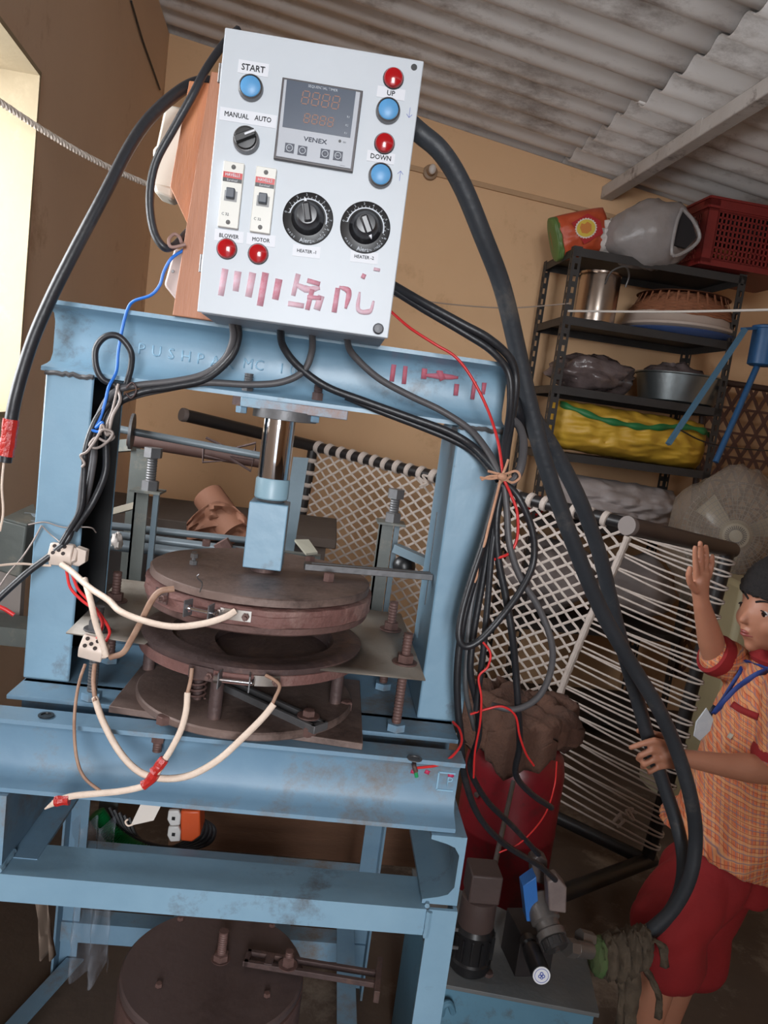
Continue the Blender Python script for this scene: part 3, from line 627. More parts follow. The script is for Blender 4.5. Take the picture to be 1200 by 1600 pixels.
# heater dials
for q, (x_, y_, an) in enumerate(((481, 340, 105), (571, 354, -62))):
    c = FD(x_, y_, .006); dl = thing('heater_dial', None, None, c); hang(dl, cb)
    disc(dl, c, AX, [(.0292, 0), (.0292, .0016), (.028, .0022), (.0005, .0022)], blackpl, 'dial_plate', 56)
    disc(dl, c, AX, [(.0192, .002), (.0185, .0045), (.0155, .010), (.0150, .018), (.0105, .0235), (.0005, .0245)], mat('worn_black_knob', (46, 46, 50), .3, 0, (30, 30, 33), .7, 20), 'knob', 40)
    mb = MB(); ca, sa = math.cos(math.radians(an)), math.sin(math.radians(an)); dd = V((ca, 0, sa)); 
    mb.bar(c-dd*.009+V((0, -.024, 0)), c+dd*.0125+V((0, -.023, 0)), .009, .007, AX); obj('knob_grip', mb, MATS['worn_black_knob'], dl, bev=.002)
    mb = MB(); pp = c+dd*.0148+V((0, -.0245, 0)); ss = V((-sa, 0, ca)); mb.prism([pp+dd*.0035, pp-dd*.001+ss*.0017, pp-dd*.001-ss*.0017], (0, .006, 0)); obj('pointer', mb, label_w, dl)
    # scale arc, ticks and numbers
    arc = MB(); A0, A1 = 172, -10
    vs = []; k = 40
    for i in range(k+1):
        t = math.radians(A0+(A1-A0)*i/k)
        for r_ in (.0208, .0222): vs.append(c+V((r_*math.cos(t), -.0026, r_*math.sin(t))))
    arc.add(vs, [(2*i, 2*i+1, 2*i+3, 2*i+2) for i in range(k)])
    for i in range(21):
        t = math.radians(A0+(-45-A0)*i/20); d_ = V((math.cos(t), 0, math.sin(t))); arc.bar(c+d_*.0222+V((0, -.0026, 0)), c+d_*.0240+V((0, -.0026, 0)), .0002, .0005, (0, 0, 1) if abs(d_.z) < .7 else (1, 0, 0))
    obj('dial_scale', arc, lt, dl)
    for i in range(10):
        t = math.radians(A0+(-45-A0)*i/9); d_ = V((math.cos(t), 0, math.sin(t)))
        text(dl, str(i), c+d_*.0262+V((0, -.0026, 0)), V((d_.z, 0, -d_.x)), d_, .0040, lt, 'dial_number')
    for s_, a0, st in (('MADE', 217, 7.5), ('IN INDIA', 285, 5.5)):
        for i, ch in enumerate(s_):
            if ch == ' ': continue
            t = math.radians(a0+st*i); d_ = V((math.cos(t), 0, math.sin(t))); text(dl, ch, c+d_*.0262+V((0, -.0026, 0)), V((-d_.z, 0, d_.x)), -d_, .0034, lt)
    text(dl, 'Alert', c+V((0, -.0026, -.0248)), RT, UP, .0068, lt, bold=True)
# arrows drawn by hand
pen = mat('blue_pen', (120, 130, 190), .6)
for x_, y_, s_ in ((640, 176, -1), (625, 275, 1)):
    c = F(x_, y_, .0003); mb = MB(); mb.bar(c+V((0, 0, -.0055)), c+V((0, 0, .0055)), .0003, .0006, (1, 0, 0))
    tip = c+V((0, 0, s_*.0055))
    for i in (-1, 1): mb.bar(tip, tip+V((i*.0032, 0, -s_*.0035)), .0003, .0006, (0, 0, 1))
    obj('pen_arrow', mb, pen, dr)
# red finger-painted strokes
smr = mat('smeared_red_powder', (210, 150, 164), .75, 0, (208, 196, 206), .95, 120); smr2 = mat('smeared_crimson', (192, 96, 116), .75, 0, (208, 176, 188), .95, 120)
st = [([(352, 420), (345, 462)], .008, 0), ([(372, 424), (368, 455)], .008, 0), ([(395, 426), (388, 464)], .009, 0), ([(415, 426), (406, 478)], .009, 1), ([(436, 436), (430, 468)], .009, 1),
      ([(466, 428), (458, 462)], .006, 0), ([(462, 444), (480, 452), (500, 450)], .007, 0), ([(480, 438), (500, 444)], .006, 1), ([(450, 474), (475, 478)], .006, 0), ([(488, 452), (480, 484)], .006, 1), ([(502, 462), (495, 484)], .008, 0), ([(480, 464), (502, 466)], .005, 1),
      ([(528, 450), (522, 488)], .006, 1), ([(530, 448), (545, 456), (540, 482)], .006, 1), ([(562, 456), (560, 484), (578, 486), (584, 470)], .005, 0), ([(565, 430), (571, 433)], .006, 1), ([(584, 420), (594, 422)], .004, 0)]
for n_, (pts, wd, k) in enumerate(st):
    dab(dr, pts, wd*1.1, FY-.0003-.0001*n_, smr2 if k else smr, 'red_smear')
# ================================================================ BOARD BEHIND THE BOX
wb = thing('wooden_switchboard', 'reddish wooden board and box fixed behind the white control box', 'board', (-.2, 1.07, 1.49))
mb = MB(); mb.prism([V((-.2275, 1.046, 1.491)), V((-.10, 1.046, 1.491)), V((-.10, 1.046, 1.797)), V((-.2085, 1.046, 1.797))], (0, .022, 0)); obj('plank', mb, wood, wb, bev=.0012)
mb = MB(); a = [(-.150, 1.064, 1.792), (-.238, 1.064, 1.788), (-.250, 1.064, 1.655), (-.222, 1.064, 1.610), (-.150, 1.064, 1.610)]
mb.prism(a, (0, .07, 0)); obj('wooden_case', mb, mat('orange_wood', (186, 118, 74), .5, 0, (140, 82, 50), .9, 5, .2, 60, None, .3, 3, (10, 10, 1.2)), wb, bev=.001)
whp = mat('aged_white_plastic', (206, 200, 188), .45, 0, (188, 180, 166), .7, 8)
mb = MB(); mb.prism([U(258, 162, 1.14), U(290, 168, 1.14), U(276, 300, 1.14), U(262, 308, 1.14), U(240, 300, 1.14), U(238, 232, 1.14), U(244, 226, 1.14)], (0, .05, 0)); sb = obj('switch_box', mb, whp, wb, bev=.004)
mb = MB(); mb.prism([U(239, 285, 1.13), U(270, 292, 1.13), U(268, 310, 1.13), U(244, 300, 1.13)], (0, .02, 0)); obj('cable_clip', mb, whp, wb, bev=.003)
mb = MB(); mb.prism([U(272, 388, 1.09), U(292, 390, 1.09), U(284, 480, 1.09), U(258, 448, 1.09), U(256, 444, 1.09)], (0, .04, 0)); obj('junction_box', mb, mat('pinkish_plastic', (186, 168, 162), .5), wb, bev=.003)
disc(wb, U(270, 424, 1.0895), AX, [(.0022, 0), (.0018, .0008), (.0003, .0008)], steel, 'box_screw', 10)

# ================================================================ CABLES
G = 'thick black cables of the press'
cable('power_cable', 'thick black cable looping from the wooden case down the left, red taped end', [(345, 133, 1.12), (318, 127, 1.11), (285, 140, 1.09), (240, 178, 1.07), (205, 225, 1.05), (160, 310, 1.02), (115, 395, 1.0), (80, 465, .99), (50, 535, .98), (27, 610, .97), (16, 665, .97), (8, 722, .97)], .0078, black)
tp = mat('red_tape', (186, 44, 38), .35, 0, (150, 30, 26), .7, 40, .5, 200)
mb = MB(); mb.tube(path([(17.5, 655, .97), (13, 690, .97), (9, 712, .97)]), .0092, 10, 4, rf=lambda t: 1+.05*math.sin(t*14)); obj('tape_wrap', mb, tp, D.objects['power_cable'])
cable('bare_wire_end', 'thin cream wire hanging from the red taped cable end', [(6, 722, .97), (3, 760, .97), (5, 800, .97), (0, 830, .97)], .0015, sleeve, cat='wire')
cable('flat_black_cable', 'flat black cable arching over the control box corner and back under the board', [(372, 46, 1.09), (350, 68, 1.07), (322, 108, 1.05), (300, 150, 1.04), (272, 200, 1.04), (243, 255, 1.04), (234, 310, 1.04), (240, 360, 1.04), (256, 386, 1.04), (272, 384, 1.05), (290, 366, 1.07), (298, 358, 1.08)], .0052, black)
cable('cable_tie_wire', 'pale brown wire tied round the flat black cable beside the board', [(290, 382, 1.035), (268, 386, 1.033), (264, 374, 1.033), (272, 366, 1.04), (280, 370, 1.04), (284, 380, 1.034)], .0022, mat('dusty_pink_wire', (150, 118, 108), .6), cat='wire')
cable('signal_wire', 'thin blue wire running from the board over the crosshead to the left bundle', [(288, 390, 1.05), (268, 404, 1.04), (256, 425, 1.04), (250, 445, 1.04), (236, 461, 1.04), (210, 470, 1.045), (200, 482, 1.048), (192, 510, 1.05), (185, 548, 1.05), (182, 580, 1.045), (170, 605, 1.03), (164, 630, 1.025), (156, 655, 1.02), (150, 668, 1.015), (160, 660, 1.01), (156, 674, 1.012), (142, 672, 1.015)], .0021, bluewire, cat='wire')
cable('coiled_cable', 'black cable bent into one round coil on the left of the crosshead', [(198, 600, 1.045), (205, 572, 1.042), (204, 548, 1.038), (186, 526, 1.036), (165, 526, 1.036), (150, 544, 1.036), (150, 572, 1.036), (160, 592, 1.038), (176, 600, 1.042), (190, 604, 1.045), (230, 600, 1.047)], .0042, black)
GB = 'grey cables dropping from the control box to the left bundle'
def left_bundle(name, label, pts, r=.0046, m=greycable, g=None): return cable(name, label, pts, r, m, group=g)
left_bundle('control_cable', 'grey cable from the left box outlet, outer of two going left', [(362, 500, 1.02), (364, 530, 1.03), (350, 562, 1.04), (318, 585, 1.045), (270, 596, 1.046), (215, 602, 1.046), (180, 612, 1.04), (160, 638, 1.03), (140, 690, 1.02), (130, 750, 1.02), (124, 800, 1.02), (110, 830, 1.02)])
left_bundle('control_cable', 'grey cable from the left box outlet, inner of two going left', [(371, 502, 1.02), (373, 528, 1.03), (360, 560, 1.036), (322, 592, 1.042), (270, 604, 1.043), (222, 612, 1.043), (188, 628, 1.036), (166, 660, 1.03), (166, 700, 1.03), (164, 740, 1.03), (145, 785, 1.02), (116, 828, 1.02)], m=black)
left_bundle('control_cable', 'grey cable curving left from the third box outlet under the lettering', [(488, 521, 1.02), (487, 550, 1.036), (474, 580, 1.042), (440, 597, 1.044), (390, 601, 1.045), (320, 598, 1.047), (262, 607, 1.049), (212, 618, 1.046), (176, 636, 1.038), (150, 678, 1.03), (146, 720, 1.03), (135, 775, 1.028), (115, 825, 1.025)])
left_bundle('feed_cable', 'black cable leaving the left bundle down past the porcelain connector', [(113, 824, 1.02), (104, 845, 1.015), (78, 868, 1.01), (45, 893, 1.0), (12, 922, .99), (-12, 945, .98)], .0045, black)
left_bundle('control_cable', 'black cable in the front of the left bundle below the twisted wires', [(170, 630, 1.03), (150, 655, 1.02), (134, 700, 1.012), (131, 750, 1.012), (126, 795, 1.012), (108, 828, 1.014), (95, 850, 1.01)], .0038, black)
tw = mat('grey_twisted_wire', (150, 138, 132), .5, .3)
cable('twisted_tie_wires', 'tangle of grey tie wires knotted round the left cable bundle', [(185, 600, 1.03), (176, 640, 1.02), (166, 670, 1.01), (178, 682, 1.005), (166, 690, 1.003), (150, 684, 1.003), (140, 696, 1.0), (152, 700, 1.0), (168, 690, .998), (176, 676, .998), (160, 672, .998), (148, 690, .998), (136, 706, .998), (126, 712, 1.0), (132, 724, 1.0), (128, 730, 1.0)], .0018, tw, cat='wire')
cable('twisted_tie_wires', 'grey steel wires running down beside the blue wire into the left bundle', [(182, 604, 1.035), (188, 625, 1.02), (176, 650, 1.012), (168, 680, 1.008), (160, 664, 1.006), (156, 680, 1.006)], .0022, tw, cat='wire')
cable('bundle_clamp_wire', 'thin rusty wire ring round the grey cables on the crosshead', [(197, 606, 1.03), (207, 598, 1.032), (213, 610, 1.032), (205, 622, 1.032), (196, 614, 1.03)], .0012, rustd, cat='wire')
cable('lashing_wire', 'thin steel wire lashed round the left upright by the connector', [(44, 820, 1.035), (70, 816, 1.035), (100, 824, 1.033), (140, 824, 1.035), (150, 832, 1.05)], .0009, tw, cat='wire')
cable('lashing_wire', 'thin steel wire running diagonally from the left upright to the left picture edge', [(65, 821, 1.033), (52, 845, 1.03), (34, 872, 1.02), (14, 895, 1.0), (0, 915, .99)], .0012, tw, cat='wire')
cable('lashing_wire', 'thin steel wire crossing the left upright down to the connector', [(66, 822, 1.033), (80, 836, 1.03), (92, 846, 1.02), (100, 858, 1.01)], .0009, tw, cat='wire')
cable('supply_wire', 'pale wire coming from the left edge into the upper porcelain connector', [(-5, 884, .98), (14, 882, .99), (35, 881, 1.0), (60, 883, 1.01), (80, 884, 1.012)], .0016, sleeve, cat='wire')
cable('loose_red_wire', 'short red wire end poking in at the left edge above the base', [(-6, 946, .97), (8, 952, .97), (22, 961, .97)], .0028, redwire, cat='wire')
# porcelain connectors
def connector(lab, c, rt, up, fr, w_, h_, d_, ends):
    t = thing('porcelain_connector', lab, 'connector', c-up*h_/2)
    M = lambda i, j, k: c+rt*(i*w_/2)+up*(j*h_/2)+fr*(k*d_)
    prof = [(-1, -1, 0), (-1, -.55, .8), (-1, -.25, 1), (-1, .75, 1), (-1, 1, .5), (-1, 1, 0)]
    mb = MB(); mb.prism([M(*p) for p in prof], rt*w_); b_ = obj('connector_body', mb, ceram, t, bev=.0015)
    for i, j in ((-.55, .5), (.3, .5), (-.12, .15), (-.55, -.12), (.3, -.12)):
        p = M(i, j, 1.01); q = MB(); q.lathe([(.0026, 0), (.0026, .0004), (.0003, .0004)], p, 14, fr); obj('screw_hole', q, mat('dark_hole', (50, 40, 38), .8), b_)
        q = MB(); q.lathe([(.0036, 0), (.0036, .0006), (.0027, .0006)], p-fr*.0002, 14, fr, False); obj('hole_rim', q, ceram, b_)
    mb = MB(); mb.prism([M(1, -.7, .1), M(1.35, -.5, .1), M(1.35, .4, .1), M(1, .7, .1)], fr*d_*.6); obj('connector_end', mb, ceram, t, bev=.001)
    return t
ex, ez = V((1, 0, 0)), V((0, 0, 1))
rt = V((.98, 0, .02)).normalized(); fr = V((0, -.86, .5)).normalized(); up = V((.1, .5, .86)).normalized()
connector('cream porcelain wire connector hanging against the left upright', U(98, 868, 1.02), rt, (up-rt*up.dot(rt)).normalized(), fr, .030, .030, .014, 3)
mb = MB(); mb.prism([U(124, 852, 1.03), U(140, 858, 1.03), U(138, 876, 1.03), U(128, 882, 1.03), U(118, 880, 1.03)], (0, -.014, 0)); obj('connector_end', mb, ceram, D.objects['porcelain_connector'], bev=.001)
rt2 = V((.97, 0, -.16)).normalized(); up2 = V((.25, .55, .8)); up2 = (up2-rt2*up2.dot(rt2)).normalized(); fr2 = rt2.cross(up2)
connector('cream porcelain wire connector lying in front of the guard sheet, two brown wires below', U(146, 1014, .958), rt2, up2, fr2, .030, .030, .014, 2)
cable('heater_lead', 'cream sleeved lead sagging from the upper connector to the upper die terminal', [(96, 882, 1.0), (112, 893, .99), (140, 918, .96), (170, 938, .93), (188, 955, .91), (225, 970, .895), (270, 979, .885), (315, 975, .88), (350, 965, .88), (368, 955, .885)], .0040, sleeve, cat='wire')
cable('heater_lead', 'cream sleeved lead running straight down between the two porcelain connectors', [(132, 905, .975), (142, 940, .95), (150, 975, .94), (160, 1005, .935), (166, 1026, .935)], .0042, sleeve, cat='wire')
cable('heater_lead', 'scorched sleeved lead bending from the upper die left terminal to the lower connector', [(272, 920, .905), (250, 924, .90), (236, 940, .90), (222, 968, .91), (205, 1000, .925), (192, 1020, .93), (172, 1027, .935)], .0038, brownwire, cat='wire')
cable('heater_lead', 'thin scorched wire hanging in a narrow curve from the lower connector left hole', [(133, 1038, .945), (124, 1065, .93), (118, 1100, .91), (116, 1140, .89), (120, 1185, .88), (132, 1215, .875), (158, 1237, .87)], .0020, brownwire, cat='wire')
cable('heater_lead', 'cream sleeved lead hanging in a wide loop from the lower connector to the lower die', [(148, 1090, .915), (160, 1125, .90), (185, 1172, .885), (215, 1204, .875), (250, 1216, .87), (295, 1212, .865), (340, 1188, .86), (380, 1152, .86), (410, 1122, .865), (428, 1100, .87)], .0042, sleeve, cat='wire')
cable('heater_wire', 'scorched bare wire joining the lower connector right hole to the wide loop', [(148, 1038, .945), (146, 1065, .93), (149, 1096, .91)], .0028, brownwire, cat='wire')
cable('heater_wire', 'scorched bare wire from the wide loop up to the lower die right terminal', [(422, 1108, .868), (430, 1090, .872), (437, 1072, .88), (428, 1062, .888), (415, 1055, .892)], .0022, brownwire, cat='wire')
cable('heater_lead', 'cream sleeved lead dropping from the lower die middle terminal to the red tape', [(293, 1082, .885), (291, 1110, .88), (283, 1140, .875), (268, 1170, .872), (254, 1192, .87)], .0038, sleeve, cat='wire')
cable('heater_wire', 'scorched bare wire at the lower die middle terminal above the cream lead', [(300, 1044, .892), (298, 1062, .888), (293, 1084, .884)], .0024, brownwire, cat='wire')
cable('taped_lead', 'cream lead from the red tape joint to the lower left with a bare pointed end', [(256, 1190, .87), (240, 1215, .868), (225, 1228, .868), (190, 1236, .868), (150, 1240, .868), (112, 1244, .868), (90, 1252, .868), (84, 1255, .868)], .0040, sleeve, cat='wire')
tl = D.objects['taped_lead']
obj('bare_end', MB().cyl(U(85, 1254.5, .868), U(70, 1264, .868), .0038, .0008, 10), sleeve, tl)
for pts in ([(257, 1186, .868), (246, 1200, .866), (240, 1206, .866)], [(243, 1208, .866), (234, 1220, .866), (224, 1227, .866)], [(86, 1252, .866), (96, 1251, .866), (108, 1250, .866)]):
    mb = MB(); mb.tube(path(pts), .0062, 8, 3, rf=lambda t: .95+.10*math.sin(t*7)); obj('tape_wrap', mb, tp, tl)
cable('heater_wire', 'pair of red wires behind the leads between the two connectors, left one', [(104, 892, 1.0), (110, 918, .99), (128, 938, .98), (150, 955, .97), (160, 975, .96), (152, 998, .95)], .0020, redwire, cat='wire')
cable('heater_wire', 'pair of red wires behind the leads between the two connectors, right one', [(112, 895, 1.0), (122, 920, .99), (140, 940, .98), (158, 962, .97), (171, 985, .96), (166, 1002, .95)], .0020, redwire, cat='wire')
cable('bare_strand', 'wisp of bare wire standing up from the upper die clamp', [(312, 925, .89), (316, 912, .885), (308, 902, .88), (311, 897, .88)], .0008, steel, cat='wire')
# right bundle
knot = (786, 745, .98)
def rb(name, label, pts, r=.0052, m=black, **k): return cable(name, label, pts, r, m, **k)
rb('control_cable', 'black cable from the middle box outlet crossing the crosshead to the right knot', [(438, 512, 1.01), (442, 540, 1.03), (466, 572, 1.04), (510, 604, 1.045), (570, 627, 1.048), (640, 652, 1.045), (700, 674, 1.04), (740, 698, 1.03), (768, 726, 1.0), (784, 748, .98)])
rb('control_cable', 'thinner black cable lying under the one from the middle outlet, along the crosshead', [(540, 620, 1.052), (600, 645, 1.052), (660, 668, 1.05), (712, 690, 1.045), (745, 712, 1.03), (778, 750, .985)], .0045)
rb('control_cable', 'grey cable from the right box outlet arching over the crosshead face to the right knot', [(542, 528, 1.01), (550, 552, 1.03), (590, 590, 1.04), (640, 618, 1.045), (690, 642, 1.045), (735, 672, 1.035), (762, 705, 1.01), (784, 744, .98)], .0046, greycable)
rb('motor_cable', 'upper of two black cables from behind the box to the right end of the crosshead', [(612, 444, 1.06), (660, 472, 1.04), (720, 505, 1.03), (765, 530, 1.03), (798, 562, 1.04), (806, 600, 1.045), (800, 650, 1.03), (792, 700, 1.0), (787, 745, .98)], .0056)
rb('motor_cable', 'lower of two black cables from behind the box to the right end of the crosshead', [(612, 452, 1.06), (665, 485, 1.045), (725, 520, 1.035), (770, 550, 1.035), (795, 585, 1.04), (797, 640, 1.03), (788, 700, 1.0), (783, 745, .98)], .0050)
rb('motor_cable', 'grey cable curling out to the right of the knot', [(800, 655, 1.03), (812, 668, 1.02), (818, 695, 1.0), (812, 735, .98), (794, 762, .98)], .0058, greycable)
rb('sensor_wire', 'red wire running from behind the box across the crosshead through the knot', [(610, 486, 1.06), (640, 512, 1.04), (680, 538, 1.03), (712, 558, 1.03), (738, 592, 1.03), (762, 640, 1.02), (778, 690, .99), (787, 745, .97), (797, 770, .97), (808, 800, .97), (808, 840, .97), (796, 864, .97), (772, 874, .98)], .0020, redwire, cat='wire')
rb('hanging_cable', 'black cable forming the large loop below the knot, lower end curled back', [(788, 752, .98), (812, 780, .97), (832, 830, .97), (833, 880, .97), (812, 925, .96), (780, 968, .95), (750, 1000, .95), (728, 1010, .95), (717, 995, .95), (722, 955, .955), (738, 900, .96), (758, 840, .97), (780, 760, .98)], .0046)
rb('hanging_cable', 'grey cable forming the wide loop below the knot reaching over the sackcloth', [(788, 758, .98), (792, 800, .975), (796, 850, .97), (812, 900, .97), (842, 950, .97), (862, 1005, .97), (860, 1050, .975), (840, 1090, .98), (805, 1108, .99), (768, 1102, 1.0)], .0046, greycable)
rb('hanging_cable', 'black cable hanging straight from the knot past the sackcloth to the gas cylinder', [(785, 756, .985), (776, 810, .98), (778, 870, .98), (790, 930, .98), (800, 990, .98), (806, 1050, .99), (810, 1110, 1.0), (812, 1165, 1.05), (806, 1210, 1.1), (830, 1240, 1.15), (862, 1262, 1.2)], .0050)
rb('hanging_cable', 'black cable hanging along the right upright and curving to the valve plug', [(781, 756, .99), (760, 830, .985), (742, 900, .985), (724, 970, .985), (715, 1040, .985), (715, 1100, .99), (720, 1150, 1.0), (725, 1210, 1.05), (748, 1275, 1.1), (790, 1320, 1.15), (842, 1352, 1.2), (868, 1375, 1.22)], .0050)
rb('hanging_cable', 'black cable hanging just right of the upright and curving to the coil plug', [(783, 757, .99), (766, 840, .99), (752, 920, .99), (740, 990, .99), (735, 1050, .99), (745, 1100, 1.0), (748, 1150, 1.02), (735, 1200, 1.05), (760, 1250, 1.12), (800, 1290, 1.18), (842, 1335, 1.24)], .0048)
rb('hanging_cable', 'dark braided cable in the back of the hanging bundle', [(782, 757, .995), (756, 860, .995), (736, 950, .995), (730, 1020, .995), (728, 1080, 1.0), (742, 1140, 1.02)], .0036, MATS['dull_steel'])
rb('hanging_cable', 'short black cable in the middle of the hanging bundle below the knot', [(786, 760, .985), (770, 850, .98), (762, 940, .98), (756, 1010, .98), (750, 1060, .985), (744, 1110, .99)], .0044)
rb('sensor_wire', 'red wire squiggling down the hanging bundle onto the sackcloth', [(752, 1000, .97), (766, 1020, .97), (762, 1042, .97), (748, 1058, .97), (752, 1090, .97), (750, 1130, .98), (742, 1175, 1.0), (740, 1215, 1.02)], .0016, redwire, cat='wire')
rb('sensor_wire', 'red wire across the top of the sackcloth', [(735, 1116, .99), (760, 1108, .985), (785, 1104, .985), (805, 1118, .99), (812, 1150, 1.0), (822, 1178, 1.02), (834, 1196, 1.04)], .0017, redwire, cat='wire')
rb('sensor_wire', 'red wire curving from the right upright foot to the hole in the front base', [(708, 1128, .99), (718, 1140, .97), (721, 1160, .95), (708, 1180, .93), (685, 1195, .915), (650, 1200, .905)], .0018, redwire, cat='wire')
rb('sensor_wire', 'thin red wire dangling beside the gas cylinder down to the valve', [(870, 1190, 1.3), (866, 1230, 1.3), (850, 1275, 1.25), (815, 1315, 1.2), (780, 1332, 1.2)], .0014, redwire, cat='wire')
rb('earth_wire', 'short green tipped wire end at the hole of the front base', [(648, 1186, .93), (647, 1196, .905), (650, 1206, .903)], .0030, rustd, cat='wire')
mb = MB(); mb.tube(path([(649, 1203, .903), (651, 1214, .903)]), .0024, 8, 2, False); obj('green_tip', mb, mat('green_wire', (30, 150, 90), .5), D.objects['earth_wire'])
twm = mat('jute_twine', (196, 150, 122), .8, 0, (166, 120, 94), .8, 60, .4, 200)
tn = thing('twine_bow', 'jute twine tied in a bow round the right cable bundle', 'twine', U(785, 745, .965))
for pts in ([(762, 736, .965), (785, 741, .962), (806, 736, .962), (812, 746, .962), (800, 754, .962), (786, 746, .96)], [(786, 744, .96), (768, 748, .96), (750, 746, .96)], [(786, 744, .96), (766, 744, .96), (752, 750, .96)], [(784, 744, .96), (790, 730, .962), (794, 718, .965)], [(776, 746, .963), (788, 750, .958), (798, 744, .963)]):
    mb = MB(); mb.tube(path(pts), .0017, 6, 5); obj('twine_strand', mb, twm, tn)
mb = MB(); mb.ball(U(785, 745, .958), .006, (1.1, 1, .8), 10); obj('twine_knot', mb, twm, tn)
rb('hanging_twine', 'length of jute twine hanging beside the cables from the bow', [(782, 750, .965), (772, 790, .965), (763, 825, .965), (757, 850, .965), (748, 870, .965), (745, 900, .965), (741, 910, .965)], .0018, twm, cat='twine')
# the two big hydraulic hoses
rb('hydraulic_hose', 'outer thick black hose from behind the box down to the rag wrapped fitting', [(560, 150, 1.075), (610, 170, 1.075), (655, 207, 1.09), (690, 238, 1.09), (722, 290, 1.10), (755, 370, 1.12), (785, 450, 1.15), (808, 545, 1.18), (828, 635, 1.20), (855, 735, 1.22), (900, 860, 1.25), (940, 955, 1.28), (985, 1035, 1.30), (1030, 1110, 1.31), (1060, 1180, 1.32), (1080, 1250, 1.32), (1087, 1310, 1.33), (1078, 1370, 1.33), (1052, 1420, 1.34), (1018, 1452, 1.35), (985, 1475, 1.36)], .0135, hosem, cat='hose', n=16)
rb('hydraulic_hose', 'inner thick black hose gripped by the child, behind the outer hose', [(800, 590, 1.24), (832, 650, 1.25), (868, 708, 1.28), (905, 780, 1.30), (935, 860, 1.33), (955, 940, 1.36), (975, 1020, 1.38), (995, 1090, 1.40), (1015, 1160, 1.41), (1035, 1220, 1.41), (1058, 1290, 1.40), (1068, 1345, 1.38), (1062, 1395, 1.37), (1040, 1435, 1.37), (1005, 1468, 1.37)], .0135, hosem, cat='hose', n=16)
rb('hydraulic_hose', 'short dark hose behind the right end of the crosshead', [(802, 600, 1.22), (806, 640, 1.20), (826, 670, 1.24), (852, 700, 1.28)], .011, black, cat='hose', n=12)
# ================================================================ ROPE BED STANDING ON ITS SIDE
PR, PL, BR = U(1138, 858, 2.2), U(490, 697, 3.2), U(990, 1335, 2.25)
be = (PR-PL); BLn = be.length; be = be/BLn; bf = (BR-PR); bf = bf-be*bf.dot(be); BH = bf.length; bf = bf/BH
bn = be.cross(bf); bn = bn if bn.y < 0 else -bn
LV = U(983, 822, 1.83)-PR
def BP(s, t, d=0): return PL+be*s+bf*t+bn*d
def UB(px, py, d=0):
    r = ray(px, py); return CAM+r*((PL+bn*d-CAM).dot(bn)/r.dot(bn))
def st(p): q = p-PL; return q.dot(be), q.dot(bf)
bed = thing('rope_bed', 'charpai bed of black pipes and white rope webbing, standing on its long side', 'bed', BP(BLn*.6, BH))
pipe = mat('black_painted_pipe', (34, 34, 36), .4, .1, (50, 44, 42), .7, 12); pipeb = mat('brown_painted_pipe', (66, 54, 52), .45, 0, (52, 44, 44), .8, 8)
rope = mat('white_cotton_rope', (204, 191, 182), .85, 0, (176, 162, 152), .8, 40, .4, 220)
for a, b in ((BP(-.02, 0), BP(BLn, 0)), (BP(-.02, BH), BP(BLn, BH)), (BP(0, 0), BP(0, BH)), (BP(BLn, 0), BP(BLn, BH))):
    obj('bed_rail', MB().cyl(a, b, .021, n=16), pipe, bed)
for i, a in enumerate((BP(BLn, 0), BP(BLn, BH), BP(0, 0), BP(0, BH))):
    lg = obj('bed_leg', MB().cyl(a-LV.normalized()*.03, a+LV, .0235, n=18), pipeb if i == 0 else pipe, bed)
    mb = MB(); mb.lathe([(.0245, 0), (.0252, .01), (.024, .018), (.001, .018)], a+LV-LV.normalized()*.006, 20, LV.normalized()); obj('foot_cap', mb, mat('grey_rubber_cap', (118, 108, 104), .7), lg)
wpts = [(983, 838), (968, 874), (950, 912), (930, 950), (905, 1010), (885, 1060), (868, 1115), (860, 1180), (852, 1250), (845, 1300)]
wst = [st(UB(*p)) for p in wpts]
def sw(t):
    if t <= wst[0][1]: return wst[0][0]
    for (s0, t0), (s1, t1) in zip(wst, wst[1:]):
        if t0 <= t <= t1: return s0+(s1-s0)*(t-t0)/(t1-t0)
    return wst[-1][0]
mb = MB(); mb.tube([BP(a, b, .01) for a, b in wst], .012, 10, 10, rf=lambda t: 1+.10*math.sin(t*160)); obj('waist_rope', mb, rope, bed)
tube_pts = []
for sgn in (-1, 1):
    al = math.radians(36); dx, dy = math.cos(al), sgn*math.sin(al); sp = .036; kk = 0
    nx, ny = -dy, dx
    lo, hi = (-1.6, 1.6) 
    for i in range(-60, 61):
        off = i*sp; pts = []
        x0, y0 = nx*off+.7, ny*off+BH/2
        for j in range(-90, 91):
            s, t = x0+dx*j*.024, y0+dy*j*.024
            if .012 < s < sw(t)-.004 and .012 < t < BH-.012:
                sag = -.05*math.sin(PI*s/1.2)*math.sin(PI*t/BH)
                pts.append(BP(s, t, sag+.0032*sgn*math.sin(PI*(j*.024)/(sp/math.sin(2*al)))+.004*noise.noise(V((s*9, t*9, sgn)))) + bf*.006*noise.noise(V((s*4, t*4, i*.7))))
        if len(pts) > 3:
            mb = MB(); a = bf*dx-be*dy; a.normalize(); vs = []
            for p in pts: vs += [p-a*.0045, p+bn*.0025, p+a*.0045, p-bn*.0025]
            m_ = len(pts); mb.add(vs, [(q*4+k, q*4+(k+1) % 4, q*4+4+(k+1) % 4, q*4+4+k) for q in range(m_-1) for k in range(4)]+[(3, 2, 1, 0), (4*m_-4, 4*m_-3, 4*m_-2, 4*m_-1)])
            obj('weave_cord', mb, rope, bed, 70)
